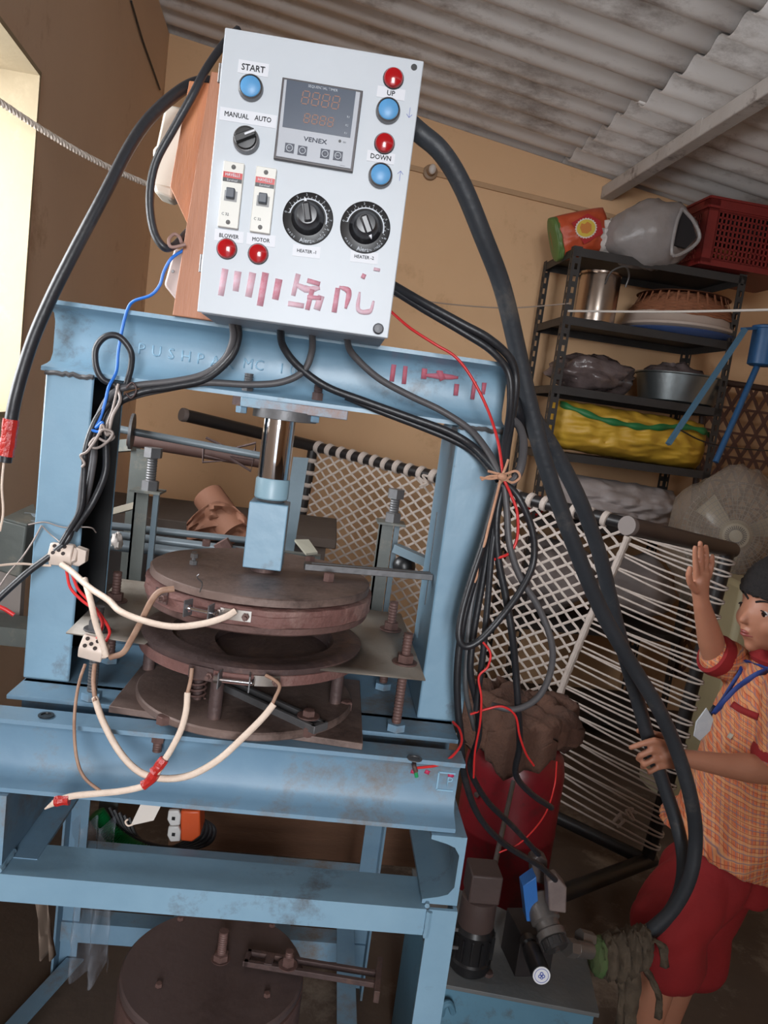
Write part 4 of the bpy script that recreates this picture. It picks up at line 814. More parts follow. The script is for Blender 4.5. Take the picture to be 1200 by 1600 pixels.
# turns of rope round the top and left rails
s_ = .03
while s_ < wst[0][0]-.03:
    w_ = .022+.006*random.random(); c = BP(s_, 0)
    mb = MB(); mb.lathe([(.0215, -w_/2), (.026, -w_/2+.003), (.027, 0), (.026, w_/2-.003), (.0215, w_/2)], c, 16, (be+bf*.18+bn*.1).normalized(), False); obj('rope_turn', mb, rope, bed)
    s_ += .052+.008*random.random()
for i in range(18):
    c = BP(0, .06+i*.052); mb = MB(); mb.lathe([(.0215, -.009), (.0255, -.004), (.0255, .004), (.0215, .009)], c, 12, bf, False); obj('rope_turn', mb, rope, bed)
# tension cords between the waist rope and the right rail
nT = 23
for i in range(nT):
    t1 = .035+(BH-.10)*i/(nT-1)+random.uniform(-.006, .006)
    for k in range(2):
        t0 = t1-.045+.030*k+random.uniform(-.012, .012)
        a = BP(sw(max(t0, .03))+.004, max(t0, .03), .008); e1 = t1+(-.007 if k == 0 else .007)
        b = BP(BLn+.004, e1, .024)
        mid = (a+b)/2+bf*random.uniform(0, .006)
        mb = MB(); pts = [a, mid, b, BP(BLn+.026, t1, .0), BP(BLn, t1, -.025)]
        mb.tube(pts, .0034, 6, 5); obj('tension_cord', mb, rope, bed)
def knotty(name, parent, c, r, m, k=4):
    mb = MB(); P = [c+V((random.uniform(-1, 1), random.uniform(-.4, .4), random.uniform(-1, 1)))*r for _ in range(9)]; mb.tube(P, r*.22, 6, 5); return obj(name, mb, m, parent)
knotty('rope_knot', bed, UB(968, 1280, .03), .022, rope); knotty('rope_knot', bed, UB(985, 1272, .03), .018, rope); knotty('rope_knot', bed, UB(661, 752, .03), .022, rope)

# ================================================================ SLOTTED ANGLE RACK
rk = thing('storage_rack', 'dark slotted-angle steel rack of shelves against the back wall', 'shelf', R(1.57, 3.5, 0))
rackm = mat('dark_grey_rack_paint', (58, 55, 54), .55, .2, (44, 41, 40), .8, 12, .2, 60)
SU0, SU1, SV0, SV1 = 1.165, 1.975, 3.30, 3.70
def slotted(a, b, fl, w=.036, t=.003):
    mb = MB(); a, b, fl = V(a), V(b), V(fl); L = (b-a).length; d = (b-a)/L; q = .011; n = int(L/.05)
    nn = d.cross(fl)*t
    def pl(o0, o1, l0, l1): mb.prism([a+fl*o0+d*l0, a+fl*o1+d*l0, a+fl*o1+d*l1, a+fl*o0+d*l1], nn)
    pl(0, q, 0, L); pl(w-q, w, 0, L)
    for i in range(n+1): pl(q, w-q, min(i*.05, L-.02), min(i*.05+.024, L))
    return mb
for u, su in ((SU0, 1), (SU1, -1)):
    for v, sv in ((SV0, 1), (SV1, -1)):
        m1 = slotted(R(u, v, 0), R(u, v, 2.222), RU*su); m3 = slotted(R(u, v, 0), R(u, v, 2.222), RV*sv); m1.add(m3.v, m3.f)
        obj('rack_post', m1, rackm, rk)
LV_ = [2.215, 1.925, 1.625, 1.335, 1.03, .55, .12]
for z in LV_:
    mb = MB()
    def bx(u0, u1, v0, v1, z0, z1): mb.prism([R(u0, v0, z0), R(u1, v0, z0), R(u1, v1, z0), R(u0, v1, z0)], (0, 0, z1-z0))
    bx(SU0+.003, SU1-.003, SV0+.003, SV1-.003, z-.003, z); bx(SU0, SU1, SV0-.003, SV0, z-.035, z); bx(SU0, SU1, SV1, SV1+.003, z-.035, z); bx(SU0+.003, SU0+.006, SV0, SV1, z-.035, z); bx(SU1-.006, SU1-.003, SV0, SV1, z-.035, z)
    obj('rack_shelf', mb, rackm, rk)
def blob(name, label, cat, c, rad, m, amp=.1, freq=6, n=36, M=None, parent=None, seed=0, bump2=.03, fn=None, flat=None):
    mb = MB(); c = V(c); m2_ = n//2
    def f_(d):
        q = 1+amp*noise.noise(d*freq*.35+V((seed, 0, 0)))+bump2*abs(noise.noise(d*freq*1.4+V((0, seed, 0))))*2
        return q*(fn(d) if fn else 1)
    mb.ball((0, 0, 0), 1, rad, n, f_, M)
    lo = -rad[2]*(flat if flat else 5)
    for v in mb.v: v.z = max(v.z, lo)
    mb.v = [v+c for v in mb.v]
    return obj(name, mb, m, parent, 60, label=label, cat=cat, merge=.0005)
RM = Matrix.Rotation(RA, 3, 'Z')
def onshelf(px, py, v, z): p = UR(px, py, v); return V((p.x, p.y, z))
clear = mat('cloudy_plastic_film', (176, 170, 168), .25, 0, (150, 144, 142), .8, 14, .5, 50, alpha=.55)
clear2 = mat('clear_plastic_film', (196, 190, 190), .18, 0, (160, 156, 156), .8, 18, .6, 60, alpha=.30)
# flour bag
fbag = thing('flour_bag', 'orange and green flour bag with a yellow round emblem on the rack top', 'bag', onshelf(915, 380, 3.45, 2.217))
c = onshelf(908, 350, 3.46, 2.217+.095)
def pillow(c, ax, up, nrm, L, H, T, amp=.08, n=24, seed=0, p=.45):
    mb = MB(); vs = []; 
    for side in (1, -1):
        o = len(vs)
        for j in range(n+1):
            for i in range(n+1):
                a, b = i/n*2-1, j/n*2-1
                k = max(0, (1-abs(a)**2.6))*max(0, (1-abs(b)**2.4)); k = k**p
                w_ = amp*noise.noise(V((a*2.2+seed, b*2.2, side)))*T+amp*.5*T*noise.noise(V((a*6, b*6+seed, side)))
                pin = 1-.06*abs(a)**4
                vs.append(c+ax*(a*L/2*(1-.04*abs(b)**3))+up*(b*H/2*pin)+nrm*side*(k*T/2+w_*k))
    N = n+1; fs = []
    for s_0 in (0, 1):
        o = s_0*N*N
        fs += [(o+j*N+i, o+j*N+i+1, o+(j+1)*N+i+1, o+(j+1)*N+i) for j in range(n) for i in range(n)]
    mb.add(vs, fs); return mb
orange = mat('orange_printed_bag', (196, 84, 48), .45, 0, (170, 64, 40), .7, 12, .3, 40); green = mat('green_printed_bag', (92, 116, 62), .45, 0, (80, 104, 54), .6, 12); wcloth = mat('white_crumpled_bag', (206, 198, 192), .6, 0, (176, 166, 160), .8, 14, .5, 50)
fax = (RU*.93+V((0, 0, .34))).normalized(); fup = (V((0, 0, .93))-RU*.34).normalized()
obj('bag_body', pillow(c, fax, fup, RV, .27, .20, .15), orange, fbag, 60, merge=.0004)
mb = pillow(c-fax*.112, fax, fup, RV, .045, .195, .12, seed=2); obj('bag_side', mb, green, fbag, 60, merge=.0004)
mb = MB(); mb.ball((0, 0, 0), 1, (.085, .07, .075), 30, lambda d: 1+.30*noise.noise(d*4)+.14*noise.noise(d*11)); mb.v = [v+c+fax*.135-fup*.045-RV*.02 for v in mb.v]; obj('bag_mouth', mb, wcloth, fbag, 60, merge=.0004)
def decal(parent, c, ax, up, nrm, pts, m, name, t=.001): return obj(name, MB().prism([c+ax*a+up*b for a, b in pts], nrm*t), m, parent)
ec = c-RV*.0775+fax*.0+fup*.010
circ = lambda r, k=.8, n=28: [(r*math.cos(2*PI*i/n), r*k*math.sin(2*PI*i/n)) for i in range(n)]
redpr = mat('red_print', (170, 30, 34), .5); yel = mat('yellow_print', (216, 186, 70), .5); wpr = mat('white_print', (220, 212, 200), .5)
decal(fbag, ec-RV*.0015, fax, fup, -RV, [(-.02, -.065), (.075, -.035), (.07, .02), (.02, .06), (-.06, .035)], redpr, 'printed_panel')
decal(fbag, ec-RV*.0028, fax, fup, -RV, [(r_*math.cos(t), .85*r_*math.sin(t)) for t, r_ in ((2*PI*i/48, .052 if i % 2 else .047) for i in range(48))], wpr, 'printed_ring')
decal(fbag, ec-RV*.0040, fax, fup, -RV, circ(.043, .85), yel, 'printed_emblem')
decal(fbag, ec-RV*.0052+fup*.004, fax, fup, -RV, [(-.022, -.02), (.0, -.028), (.022, -.018), (.026, .006), (.01, .022), (-.004, .014), (-.018, .02), (-.028, .004)], mat('orange_print', (206, 130, 60), .5), 'printed_figure')
for i, ch in enumerate('1221'[:3]): pass
# plastic carrier bag with a dark thing in it
pb_ = thing('plastic_bag', 'cloudy plastic bag with dark contents slumped over the rack top edge', 'bag', onshelf(1015, 395, 3.4, 2.217))
c = onshelf(1020, 360, 3.36, 2.217+.125)
M = Matrix.Rotation(-.18, 3, 'Y')
mb = MB(); mb.ball((0, 0, 0), 1, (.20, .15, .155), 40, lambda d: (1+.12*noise.noise(d*2.2)+.07*abs(noise.noise(d*7)))*(1-.12*max(0, d.z)), M); mb.v = [v+c for v in mb.v]; obj('bag_film', mb, mat('thick_cloudy_film', (168, 160, 158), .3, 0, (140, 134, 132), .8, 9, .9, 30, alpha=.72), pb_, 60, merge=.0005)
mb = MB(); q = c-RV*.146+RU*.075-V((0, 0, .01)); mb.prism([q+RU*a+V((0, 0, b)) for a, b in ((-.03, .085), (.025, .045), (.06, -.015), (.02, -.065), (-.035, -.06), (-.04, .02))], RV*.02); obj('bag_opening', mb, mat('dark_cloth', (30, 26, 28), .9), pb_)
mb = MB(); mb.tube([q+RU*a+V((0, 0, b))-RV*.004 for a, b in ((-.03, .09), (.028, .05), (.07, -.015), (.025, -.075), (-.04, -.10), (-.045, .02), (-.03, .09))], .008, 8, 5); obj('bag_rim', mb, clear, pb_)
# red crate
cr = thing('red_crate', 'red perforated plastic crate at the right end of the rack top', 'crate', onshelf(1165, 430, 3.40, 2.217))
crm = mat('red_crate_plastic', (122, 32, 28), .5, 0, (100, 24, 22), .7, 8)
cu0, cu1, cv0, cv1, cz0, cz1 = 1.72, 2.22, 3.26, 3.62, 2.225, 2.515
def latt(o, ax, up, nrm, W_, H_, nc, nr, parent):
    mb = MB(); q = lambda a0, a1, b0, b1, t=.004: mb.prism([o+ax*a0+up*b0, o+ax*a1+up*b0, o+ax*a1+up*b1, o+ax*a0+up*b1], nrm*t)
    m0, mt, mbm = .05, .06, .03
    q(0, W_, 0, mbm); q(0, W_, H_-mt, H_); q(0, m0, 0, H_); q(W_-m0, W_, 0, H_)
    cw, rh = (W_-2*m0)/nc, (H_-mt-mbm)/nr
    for i in range(nc+1): q(m0+i*cw-cw*.22, m0+i*cw+cw*.22, mbm, H_-mt, .003)
    for j in range(nr+1): q(m0, W_-m0, mbm+j*rh-rh*.16, mbm+j*rh+rh*.16, .003)
    for k in (0, H_-.012, H_-.05): mb.prism([o+up*k-nrm*.006, o+ax*W_+up*k-nrm*.006, o+ax*W_+up*(k+.01)-nrm*.006, o+up*(k+.01)-nrm*.006], nrm*.008)
    return obj('crate_side', mb, crm, parent)
latt(R(cu0, cv0, cz0), RU, V((0, 0, 1)), RV, cu1-cu0, cz1-cz0, 20, 8, cr); latt(R(cu0, cv1, cz0), -RV, V((0, 0, 1)), RU, cv1-cv0, cz1-cz0, 14, 8, cr)
latt(R(cu1, cv0, cz0), RV, V((0, 0, 1)), -RU, cv1-cv0, cz1-cz0, 14, 8, cr); latt(R(cu1, cv1, cz0), -RU, V((0, 0, 1)), -RV, cu1-cu0, cz1-cz0, 20, 8, cr)
obj('crate_floor', MB().prism([R(cu0, cv0, cz0), R(cu1, cv0, cz0), R(cu1, cv1, cz0), R(cu0, cv1, cz0)], (0, 0, .005)), crm, cr)
blob('black_bundle', 'black cloth bundle heaped in the red crate', 'bundle', R(1.96, 3.44, 2.455), (.18, .13, .10), mat('black_cloth', (24, 22, 24), .9, 0, (34, 30, 32), .6, 9, .4, 50), .25, 5, M=RM)
# steel pot
c = onshelf(932, 470, 3.42, 1.926)
pot = thing('steel_milk_can', 'tall steel can with a wire handle on the second shelf', 'can', c)
stl = mat('brushed_steel', (200, 186, 174), .22, 1, (180, 164, 152), .6, 3, .05, 60, None, .3, 3, (1, 1, 12))
obj('can_body', MB().lathe([(.085, 0), (.092, .006), (.093, .20), (.090, .212), (.084, .216), (.082, .20), (.08, .02), (.001, .012)], c, 40), stl, pot)
obj('can_lid', MB().lathe([(.084, .212), (.094, .214), (.094, .222), (.080, .228), (.001, .232)], c, 40), stl, pot)
mb = MB(); a = c+RU*.02-RV*.092+V((0, 0, .165)); mb.tube([a-RU*.03, a-RU*.02-RV*.03+V((0, 0, .05)), a+RU*.03-RV*.045+V((0, 0, .075)), a+RU*.065-RV*.02+V((0, 0, .045)), a+RU*.066+V((0, 0, 0))], .004, 8, 6); obj('wire_handle', mb, steel, pot)
# stack of basins and basket
for nm, lab, cat, prof, m, rad, dz in (
  ('blue_basin', 'blue plastic basin at the bottom of the stack on the second shelf', 'basin', [(.22, 0), (.262, .016), (.270, .019), (.262, .023), (.22, .008), (.001, .006)], mat('blue_plastic', (86, 112, 170), .4), 0, 0),
  ('white_basin', 'white plastic basin under the wicker basket on the second shelf', 'basin', [(.24, .0), (.262, .012), (.262, .022), (.252, .030), (.240, .072), (.20, .08), (.001, .08)], mat('greyish_white_plastic', (182, 164, 152), .5), 0, .024)):
    c = onshelf(1052, 540, 3.50, 1.927+dz); obj(nm, MB().lathe(prof, c, 56), m, None, 40, label=lab, cat=cat)
wk = mat('brown_wicker', (150, 96, 66), .7, 0, (116, 70, 48), .8, 30, .5, 150)
c = onshelf(1058, 520, 3.50, 1.927+.082); bk = thing('wicker_basket', 'upturned brown wicker basket on top of the basins', 'basket', c)
for i in range(13):
    z = .005+i*.0085; r_ = .245-.0022*i-.00013*i*i*4; mb = MB(); mb.tube([c+V((r_*math.cos(2*PI*k/60), r_*math.sin(2*PI*k/60), z+.002*math.sin(k*1.7+i*PI))) for k in range(61)], .0052, 6, 1, False); obj('wicker_strand', mb, wk, bk)
for i in range(30):
    t = 2*PI*i/30; mb = MB(); mb.bar(c+V((.238*math.cos(t), .238*math.sin(t), 0)), c+V((.196*math.cos(t), .196*math.sin(t), .108)), .008, .003, V((math.cos(t), math.sin(t), 0))); obj('wicker_stake', mb, wk, bk)
obj('basket_bottom', MB().lathe([(.212, .108), (.20, .114), (.001, .116)], c, 40, caps=False), wk, bk)
# third shelf
blob('plastic_parcel', 'crinkled clear plastic parcel on the left of the third shelf', 'bag', onshelf(920, 590, 3.44, 1.627+.075), (.19, .13, .085), mat('smoky_film', (112, 98, 96), .2, 0, (70, 60, 60), .9, 12, .8, 40), .35, 6, 48, RM, seed=3, bump2=.09, flat=.85)
c = onshelf(1060, 600, 3.47, 1.627); tub = thing('steel_tub', 'round grey metal tub on the third shelf', 'tub', c)
alum = mat('dull_aluminium', (140, 146, 148), .35, .9, (116, 122, 124), .7, 5, .1, 50)
obj('tub_wall', MB().lathe([(.155, 0), (.172, .008), (.196, .125), (.206, .128), (.205, .134), (.194, .133), (.168, .014), (.001, .010)], c, 56), alum, tub)
blob('tub_bag', 'clear plastic bag lying inside the grey metal tub', 'bag', c+V((-.02, 0, .115)), (.14, .12, .07), mat('smoky_film', (112, 98, 96), .2), .4, 6, 36, RM, seed=8, bump2=.08)
# yellow sack
ysm = mat('yellow_woven_sack', (206, 166, 56), .5, 0, (176, 132, 44), .8, 6, .7, 26)
c = onshelf(975, 695, 3.42, 1.337+.115); ys = thing('yellow_sack', 'full yellow woven sack with a green stripe on the fourth shelf', 'sack', V((c.x, c.y, 1.337)))
ax = (RU+V((0, 0, -.03))).normalized(); mb = pillow(c, ax, V((0, 0, 1)), RV, .78, .225, .34, .10, 40, 4, .5)
def crease(mb, amp, fr):
    for v in mb.v: v += V((0, -1, .5))*amp*(abs(noise.noise(V((v.x*fr, v.y*fr*.6, v.z*fr*.7))))-.2)
    return mb
obj('sack_body', crease(mb, .03, 16), ysm, ys, 60, merge=.0005)
gp = [c+RU*a-RV*(.118+b*.0)+V((0, 0, z)) for a, z, b in ((-.36, .098, 0), (-.30, .078, 0), (-.2, .052, 0), (-.1, .044, 0), (0, .042, 0), (.1, .056, 0), (.2, .07, 0), (.3, .062, 0), (.36, .05, 0))]
gp2 = []
for i, p in enumerate(gp):
    a = (i/(len(gp)-1))*2-1; k = (max(0, 1-abs(a*.92)**3.2)*max(0, 1-abs((p.z-c.z)/.1125)**3.0))**.5; gp2.append(p+RV*(.118-.17*k-.012))
mb = MB(); P = spline(gp2, 8); vs = []
for i, p in enumerate(P): w_ = .012+.004*math.sin(i*.7); vs += [p-V((0, 0, w_)), p+V((0, .004, w_))]
mb.add(vs, [(2*i, 2*i+1, 2*i+3, 2*i+2) for i in range(len(P)-1)]); obj('green_stripe', mb, mat('green_stripe_print', (40, 112, 62), .5), ys, solid=.004)
# white sacks under the yellow one
wsk = mat('white_woven_sack', (172, 162, 160), .6, 0, (142, 132, 130), .8, 7, .6, 40)
c = onshelf(955, 790, 3.40, 1.032+.10); obj('white_sack', crease(pillow(c, ax, V((0, 0, 1)), RV, .62, .21, .34, .12, 36, 9, .5), .03, 14), wsk, None, 60, merge=.0005, label='large white woven sack on the shelf below the yellow sack', cat='sack')
blob('white_bundle', 'greyish white cloth bundle behind the rope bed, lower shelf of the rack', 'bundle', R(1.36, 3.49, .55+.20), (.22, .16, .17), wsk, .3, 5, M=RM, seed=5)
blob('white_bundle', 'pale crumpled sack on the lower shelf right of the cloth bundle', 'bundle', R(1.79, 3.49, .55+.18), (.20, .16, .15), wsk, .3, 5, M=RM, seed=11)
blob('red_cloth', 'small red cloth tucked at the left end behind the rope bed top', 'cloth', onshelf(838, 772, 3.45, 1.07), (.05, .05, .05), redp, .3, 5)
# brown lattice bed leaning at the right end, blue sprayer
lat = thing('brown_lattice', 'brown webbed frame leaning against the wall right of the rack', 'frame', R(2.42, 3.4, 0))
brn = mat('brown_plastic_webbing', (84, 52, 42), .6, 0, (66, 40, 34), .7, 12)
la = lambda s, t, d=0: R(2.02+s*.85+t*.0, 3.34+.22*t-d, 0.35+1.42*t)
cnt = 0
for sg in (-1, 1):
    for i in range(-9, 20):
        pts = []
        for j in range(41):
            t = j/40; s = (i*.085+sg*(t-.5)*1.0)+.0
            if 0 <= s <= 1: pts.append(la(s, t, .002+.004*sg*(1 if j % 2 else -1)*.6))
        if len(pts) > 3:
            mb = MB(); vs = []
            for p in pts: vs += [p-RU*.011, p-RV*.002, p+RU*.011, p+RV*.002]
            m_ = len(pts); mb.add(vs, [(q*4+k, q*4+(k+1) % 4, q*4+4+(k+1) % 4, q*4+4+k) for q in range(m_-1) for k in range(4)]); obj('webbing_strip', mb, brn, lat)
for k in range(1, 12):
    mb = MB(); mb.bar(la(0, k/12, .006), la(1, k/12, .006), .003, .012); obj('webbing_strip', mb, brn, lat)
for a, b in ((la(0, 0), la(0, 1)), (la(1, 0), la(1, 1)), (la(0, 1), la(1, 1)), (la(0, 0), la(1, 0))): obj('frame_pipe', MB().cyl(a-V((0, 0, 0)), b, .016, n=12), mat('brown_pipe', (60, 42, 38), .5), lat)
bst = mat('blue_painted_iron', (40, 92, 140), .45, 0, (30, 74, 118), .8, 9)
bs = thing('blue_sprayer', 'blue cylinder on a blue pole with a slanting arm, right of the rack', 'sprayer', UR(1150, 720, 3.0))
obj('sprayer_tank', MB().lathe([(.04, 0), (.052, .006), (.053, .15), (.058, .152), (.058, .162), (.03, .17)], UR(1187, 572, 3.05), 28), bst, bs)
obj('pole', MB().cyl(UR(1183, 572, 3.06), UR(1118, 722, 3.0), .013, n=12), bst, bs)
obj('slanting_arm', MB().bar(UR(1164, 515, 3.0), UR(1044, 694, 2.9), .016, .022, RV), mat('pale_blue_iron', (78, 118, 146), .5), bs)
mb = MB(); mb.bar(UR(1160, 514, 3.02), UR(1200, 512, 3.06), .02, .012); obj('cross_arm', mb, bst, bs)
mb = MB(); mb.tube([UR(1063, 672, 2.9), UR(1100, 690, 3.0), UR(1150, 700, 3.1), UR(1210, 705, 3.2)], .003, 6); obj('tie_wire', mb, black, bs)
# clothes lines
def line(name, lab, pts, r, m): mb = MB(); mb.tube(pts, r, 8, 6); return obj(name, mb, m, None, 60, label=lab, cat='rope')
line('clothes_line', 'thin white cord stretched across the rack to the right', [UR(888, 486, 3.27), UR(1050, 487, 2.9), UR(1250, 483, 2.6)], .005, mat('white_cord', (206, 198, 190), .7))
line('clothes_line', 'thin grey cord from the back wall to the left rack post', [UR(560, 452, 3.5), UR(640, 467, 3.5), UR(720, 477, 3.5), UR(800, 481, 3.45), UR(892, 474, 3.29)], .003, mat('grey_cord', (156, 138, 124), .7))
tr_ = mat('white_nylon_rope', (196, 184, 174), .6)
ra, rb_ = U(-20, 146, 1.9), U(262, 300, 2.4); tw_ = thing('twisted_rope', 'white twisted rope stretched from the window towards the wooden board', 'rope', ra)
for k in range(3):
    dd = rb_-ra; x_, y_2 = frame(dd); N_ = 300; mb = MB(); mb.tube([ra+dd*(i/N_)-V((0, 0, .02*math.sin(PI*i/N_)))+(x_*math.cos(i*.42+k*2*PI/3)+y_2*math.sin(i*.42+k*2*PI/3))*.0042 for i in range(N_+1)], .0042, 5, 1, False); obj('rope_strand', mb, tr_, tw_)
# fan in plastic, cream cooler
fc = U(1150, 835, 3.02)
fn = thing('covered_fan', 'pedestal fan under a cloudy plastic cover behind the child', 'fan', V((fc.x, fc.y, 0))); fax_ = (CAM-fc); fax_.z = 0; fax_.normalize(); fm = mat('cream_plastic', (186, 176, 150), .5); wire = mat('grey_wire', (140, 134, 128), .5)
xx, yy = frame(fax_)
for i in range(11):
    r_ = .035+.0175*i; h_ = .05*(1-(r_/.21)**2); mb = MB(); mb.tube([fc+fax_*h_+(xx*math.cos(2*PI*k/40)+yy*math.sin(2*PI*k/40))*r_ for k in range(41)], .0013, 5, 1, False); obj('guard_ring', mb, wire, fn)
for i in range(48):
    t = 2*PI*i/48; d_ = xx*math.cos(t)+yy*math.sin(t); mb = MB(); mb.tube([fc+fax_*.05+d_*.03, fc+fax_*.034+d_*.12, fc+d_*.21, fc-fax_*.05+d_*.20], .0012, 5, 3); obj('guard_wire', mb, wire, fn)
obj('motor_cover', MB().lathe([(.062, .0), (.062, .03), (.05, .055), (.02, .062), (.001, .062)], fc+fax_*.02, 32, fax_), fm, fn)
mb = MB()
for i in range(30):
    t = 2*PI*i/30; d_ = xx*math.cos(t)+yy*math.sin(t); mb.bar(fc+fax_*.083+d_*.026, fc+fax_*.070+d_*.050, .0045, .004, fax_)
o = obj('vent_slots', mb, mat('dark_vent', (60, 56, 50), .7), fn, kind='stuff')
for k in range(3):
    t = k*2*PI/3+.5; d_ = xx*math.cos(t)+yy*math.sin(t); e_ = xx*-math.sin(t)+yy*math.cos(t); mb = MB(); mb.prism([fc-fax_*.02+d_*.03-e_*.02, fc-fax_*.03+d_*.17-e_*.07, fc-fax_*.02+d_*.18+e_*.03, fc-fax_*.01+d_*.03+e_*.02], fax_*.003); obj('fan_blade', mb, fm, fn)
obj('fan_pole', MB().cyl(fc-V((0, 0, .1)), V((fc.x, fc.y, .03)), .016, n=14), fm, fn); obj('fan_base', MB().lathe([(.2, 0), (.2, .015), (.05, .035), (.03, .05)], (fc.x, fc.y, 0), 36), fm, fn)
mb = MB(); mb.ball((0, 0, 0), 1, (.27, .20, .30), 44, lambda d: 1+.16*noise.noise(d*2.4)+.09*abs(noise.noise(d*7))); mb.v = [v+fc-V((0, 0, .04)) for v in mb.v]; obj('plastic_cover', mb, mat('fan_cover_film', (176, 162, 148), .3, 0, (140, 128, 116), .8, 9, .6, 40, alpha=.42), fn, 60, merge=.0005)
q = U(1125, 1160, 2.55); co = thing('air_cooler', 'cream plastic air cooler with a louvred front behind the rope bed', 'cooler', V((q.x, q.y, 0)))
crmm = mat('cream_cooler_plastic', (178, 166, 132), .5, 0, (160, 148, 116), .6, 5)
x0, y0 = q.x-.03, q.y; obj('cooler_body', MB().box((x0, y0, .0), (x0+.40, y0+.22, .98)), crmm, co, bev=.02)
for i in range(16):
    z = .40+i*.014; obj('louvre', MB().box((x0+.06, y0-.006, z), (x0+.34, y0+.002, z+.007)), crmm, co)
# ================================================================ HYDRAULIC POWER PACK
tk = thing('hydraulic_tank', 'pale blue steel oil tank with valves and motor on top, right of the table', 'tank', (.46, 1.38, 0))
tf = UZ(700, 1528, .40); t1_ = UZ(930, 1580, .40); t2_ = UZ(915, 1500, .40)
A_, B_ = V((.300, 1.262, 0)), V((t1_.x, t1_.y, 0)); C_ = V((t2_.x+.005, t2_.y+.04, 0)); D_ = V((.300, 1.60, 0))
obj('tank_body', MB().prism([A_, B_, C_, D_], (0, 0, .392)), bluet, tk, bev=.002)
mb = MB(); mb.prism([p+V((0, 0, .392)) for p in (A_+V((-.004, -.006, 0)), B_+V((.006, -.006, 0)), C_+V((.006, .004, 0)), D_+V((-.004, .004, 0)))], (0, 0, .008)); obj('tank_lid', mb, mat('dusty_tank_lid', (104, 100, 96), .6, 0, (74, 84, 90), .9, 8, .3, 50), tk, bev=.001)
bolt(tk, UZ(762, 1523, .401), (0, 0, 1), .010, .007, m=rustd)
mb = MB(); mb.tube([U(690, 1585, 1.25), U(693, 1572, 1.24), U(702, 1568, 1.24), U(708, 1582, 1.245)], .006, 8); obj('lifting_lug', mb, bluet, tk)
# electric motor with black cowl
p = UZ(733, 1505, .405); mo = thing('pump_motor', 'black ribbed pump motor standing on the tank behind the table leg', 'motor', V((p.x, p.y, .400)))
mm = mat('black_motor_paint', (24, 24, 26), .3, 0, (36, 34, 34), .6, 8)
obj('motor_body', MB().lathe([(.036, 0), (.039, .004), (.039, .02), (.036, .024), (.036, .075), (.037, .078), (.032, .086)], (p.x, p.y, .4005), 36), mm, mo)
for i in range(14):
    t = 2*PI*i/14; d_ = V((math.cos(t), math.sin(t), 0)); obj('cooling_fin', MB().bar(V((p.x, p.y, .428))+d_*.038, V((p.x, p.y, .472))+d_*.038, .003, .006, d_), mm, mo)
obj('motor_cap', MB().lathe([(.033, 0), (.034, .002), (.033, .055), (.028, .058)], (p.x, p.y, .487), 32), mat('brown_motor_body', (72, 56, 52), .6, 0, (54, 42, 40), .8, 10, .3, 50), mo)
obj('terminal_box', MB().box((p.x-.028, p.y-.03, .545), (p.x+.030, p.y+.03, .60)), mat('brown_motor_body', (72, 56, 52), .6), mo, bev=.003)
for dz in (.436, .462):
    mb = MB(); mb.bar(U(706, 1452 if dz > .45 else 1480, p.y-.042), U(716, 1453 if dz > .45 else 1481, p.y-.042), .002, .006); obj('name_plate', mb, steel, mo)
# valve block, solenoid valve, relief valve
q = UZ(808, 1475, .40)
vm = mat('black_valve_block', (34, 31, 32), .5, .2, (50, 42, 40), .7, 12); alu = mat('cast_aluminium', (138, 132, 128), .4, .7, (112, 106, 104), .7, 20, .2, 90)
vx, vy = UZ(820, 1500, .42).x, UZ(820, 1500, .42).y
vv_ = thing('valve_block', 'black valve block with a solenoid valve and relief cartridge on the tank', 'valve', V((vx, vy, .4)))
M4 = Matrix.Translation(V((vx, vy, .401))) @ Matrix.Rotation(.12, 4, 'Z')
obj('manifold', MB().box((-.025, -.02, 0), (.045, .06, .085), M4), vm, vv_, bev=.002)
obj('blue_gasket', MB().prism([U(817, 1385, 1.27), U(838, 1370, 1.27), U(843, 1440, 1.27), U(823, 1440, 1.27)], (0, .03, 0)), mat('blue_foil_label', (50, 106, 176), .4), vv_, bev=.001)
a, b = U(838, 1400, 1.30), U(872, 1488, 1.22); d_ = (b-a).normalized()
obj('solenoid_body', MB().lathe([(.024, 0), (.027, .003), (.027, .045), (.022, .048), (.022, .06), (.026, .063), (.026, .075)], a, 28, d_), alu, vv_)
kn = MB(); L = .0; c0 = a+d_*.075
kn.lathe([(.021, 0), (.0225, .002), (.0225, .016), (.019, .019), (.001, .019)], c0, 28, d_); kb_ = obj('adjusting_knob', kn, mat('dark_grey_metal', (84, 82, 82), .4, .7), vv_)
xx, yy = frame(d_)
for i in range(12):
    t = 2*PI*i/12; e_ = xx*math.cos(t)+yy*math.sin(t); obj('knob_rib', MB().bar(c0+d_*.002+e_*.0228, c0+d_*.016+e_*.0228, .003, .003, e_), mat('dark_grey_metal', (84, 82, 82), .4, .7), kb_)
obj('centre_nut', MB().hexp(c0+d_*.019, c0+d_*.023, .005), chrome, kb_)
mb = MB(); mb.prism([U(856, 1378, 1.24), U(872, 1372, 1.24), U(886, 1388, 1.24), U(885, 1428, 1.24), U(858, 1424, 1.24)], (0, .03, 0)); obj('coil_plug', mb, mat('grey_plug', (126, 112, 108), .5, 0, (96, 84, 82), .8, 30), vv_, bev=.003)
mb = MB(); mb.prism([U(830, 1345, 1.32), U(842, 1335, 1.32), U(856, 1345, 1.32), U(856, 1385, 1.32), U(832, 1378, 1.32)], (0, .028, 0)); obj('coil_plug', mb, mat('dark_smoky_plug', (86, 76, 74), .4), vv_, bev=.003)
a, b = U(828, 1478, 1.26), U(846, 1524, 1.17); d_ = (b-a).normalized(); L_ = (b-a).length
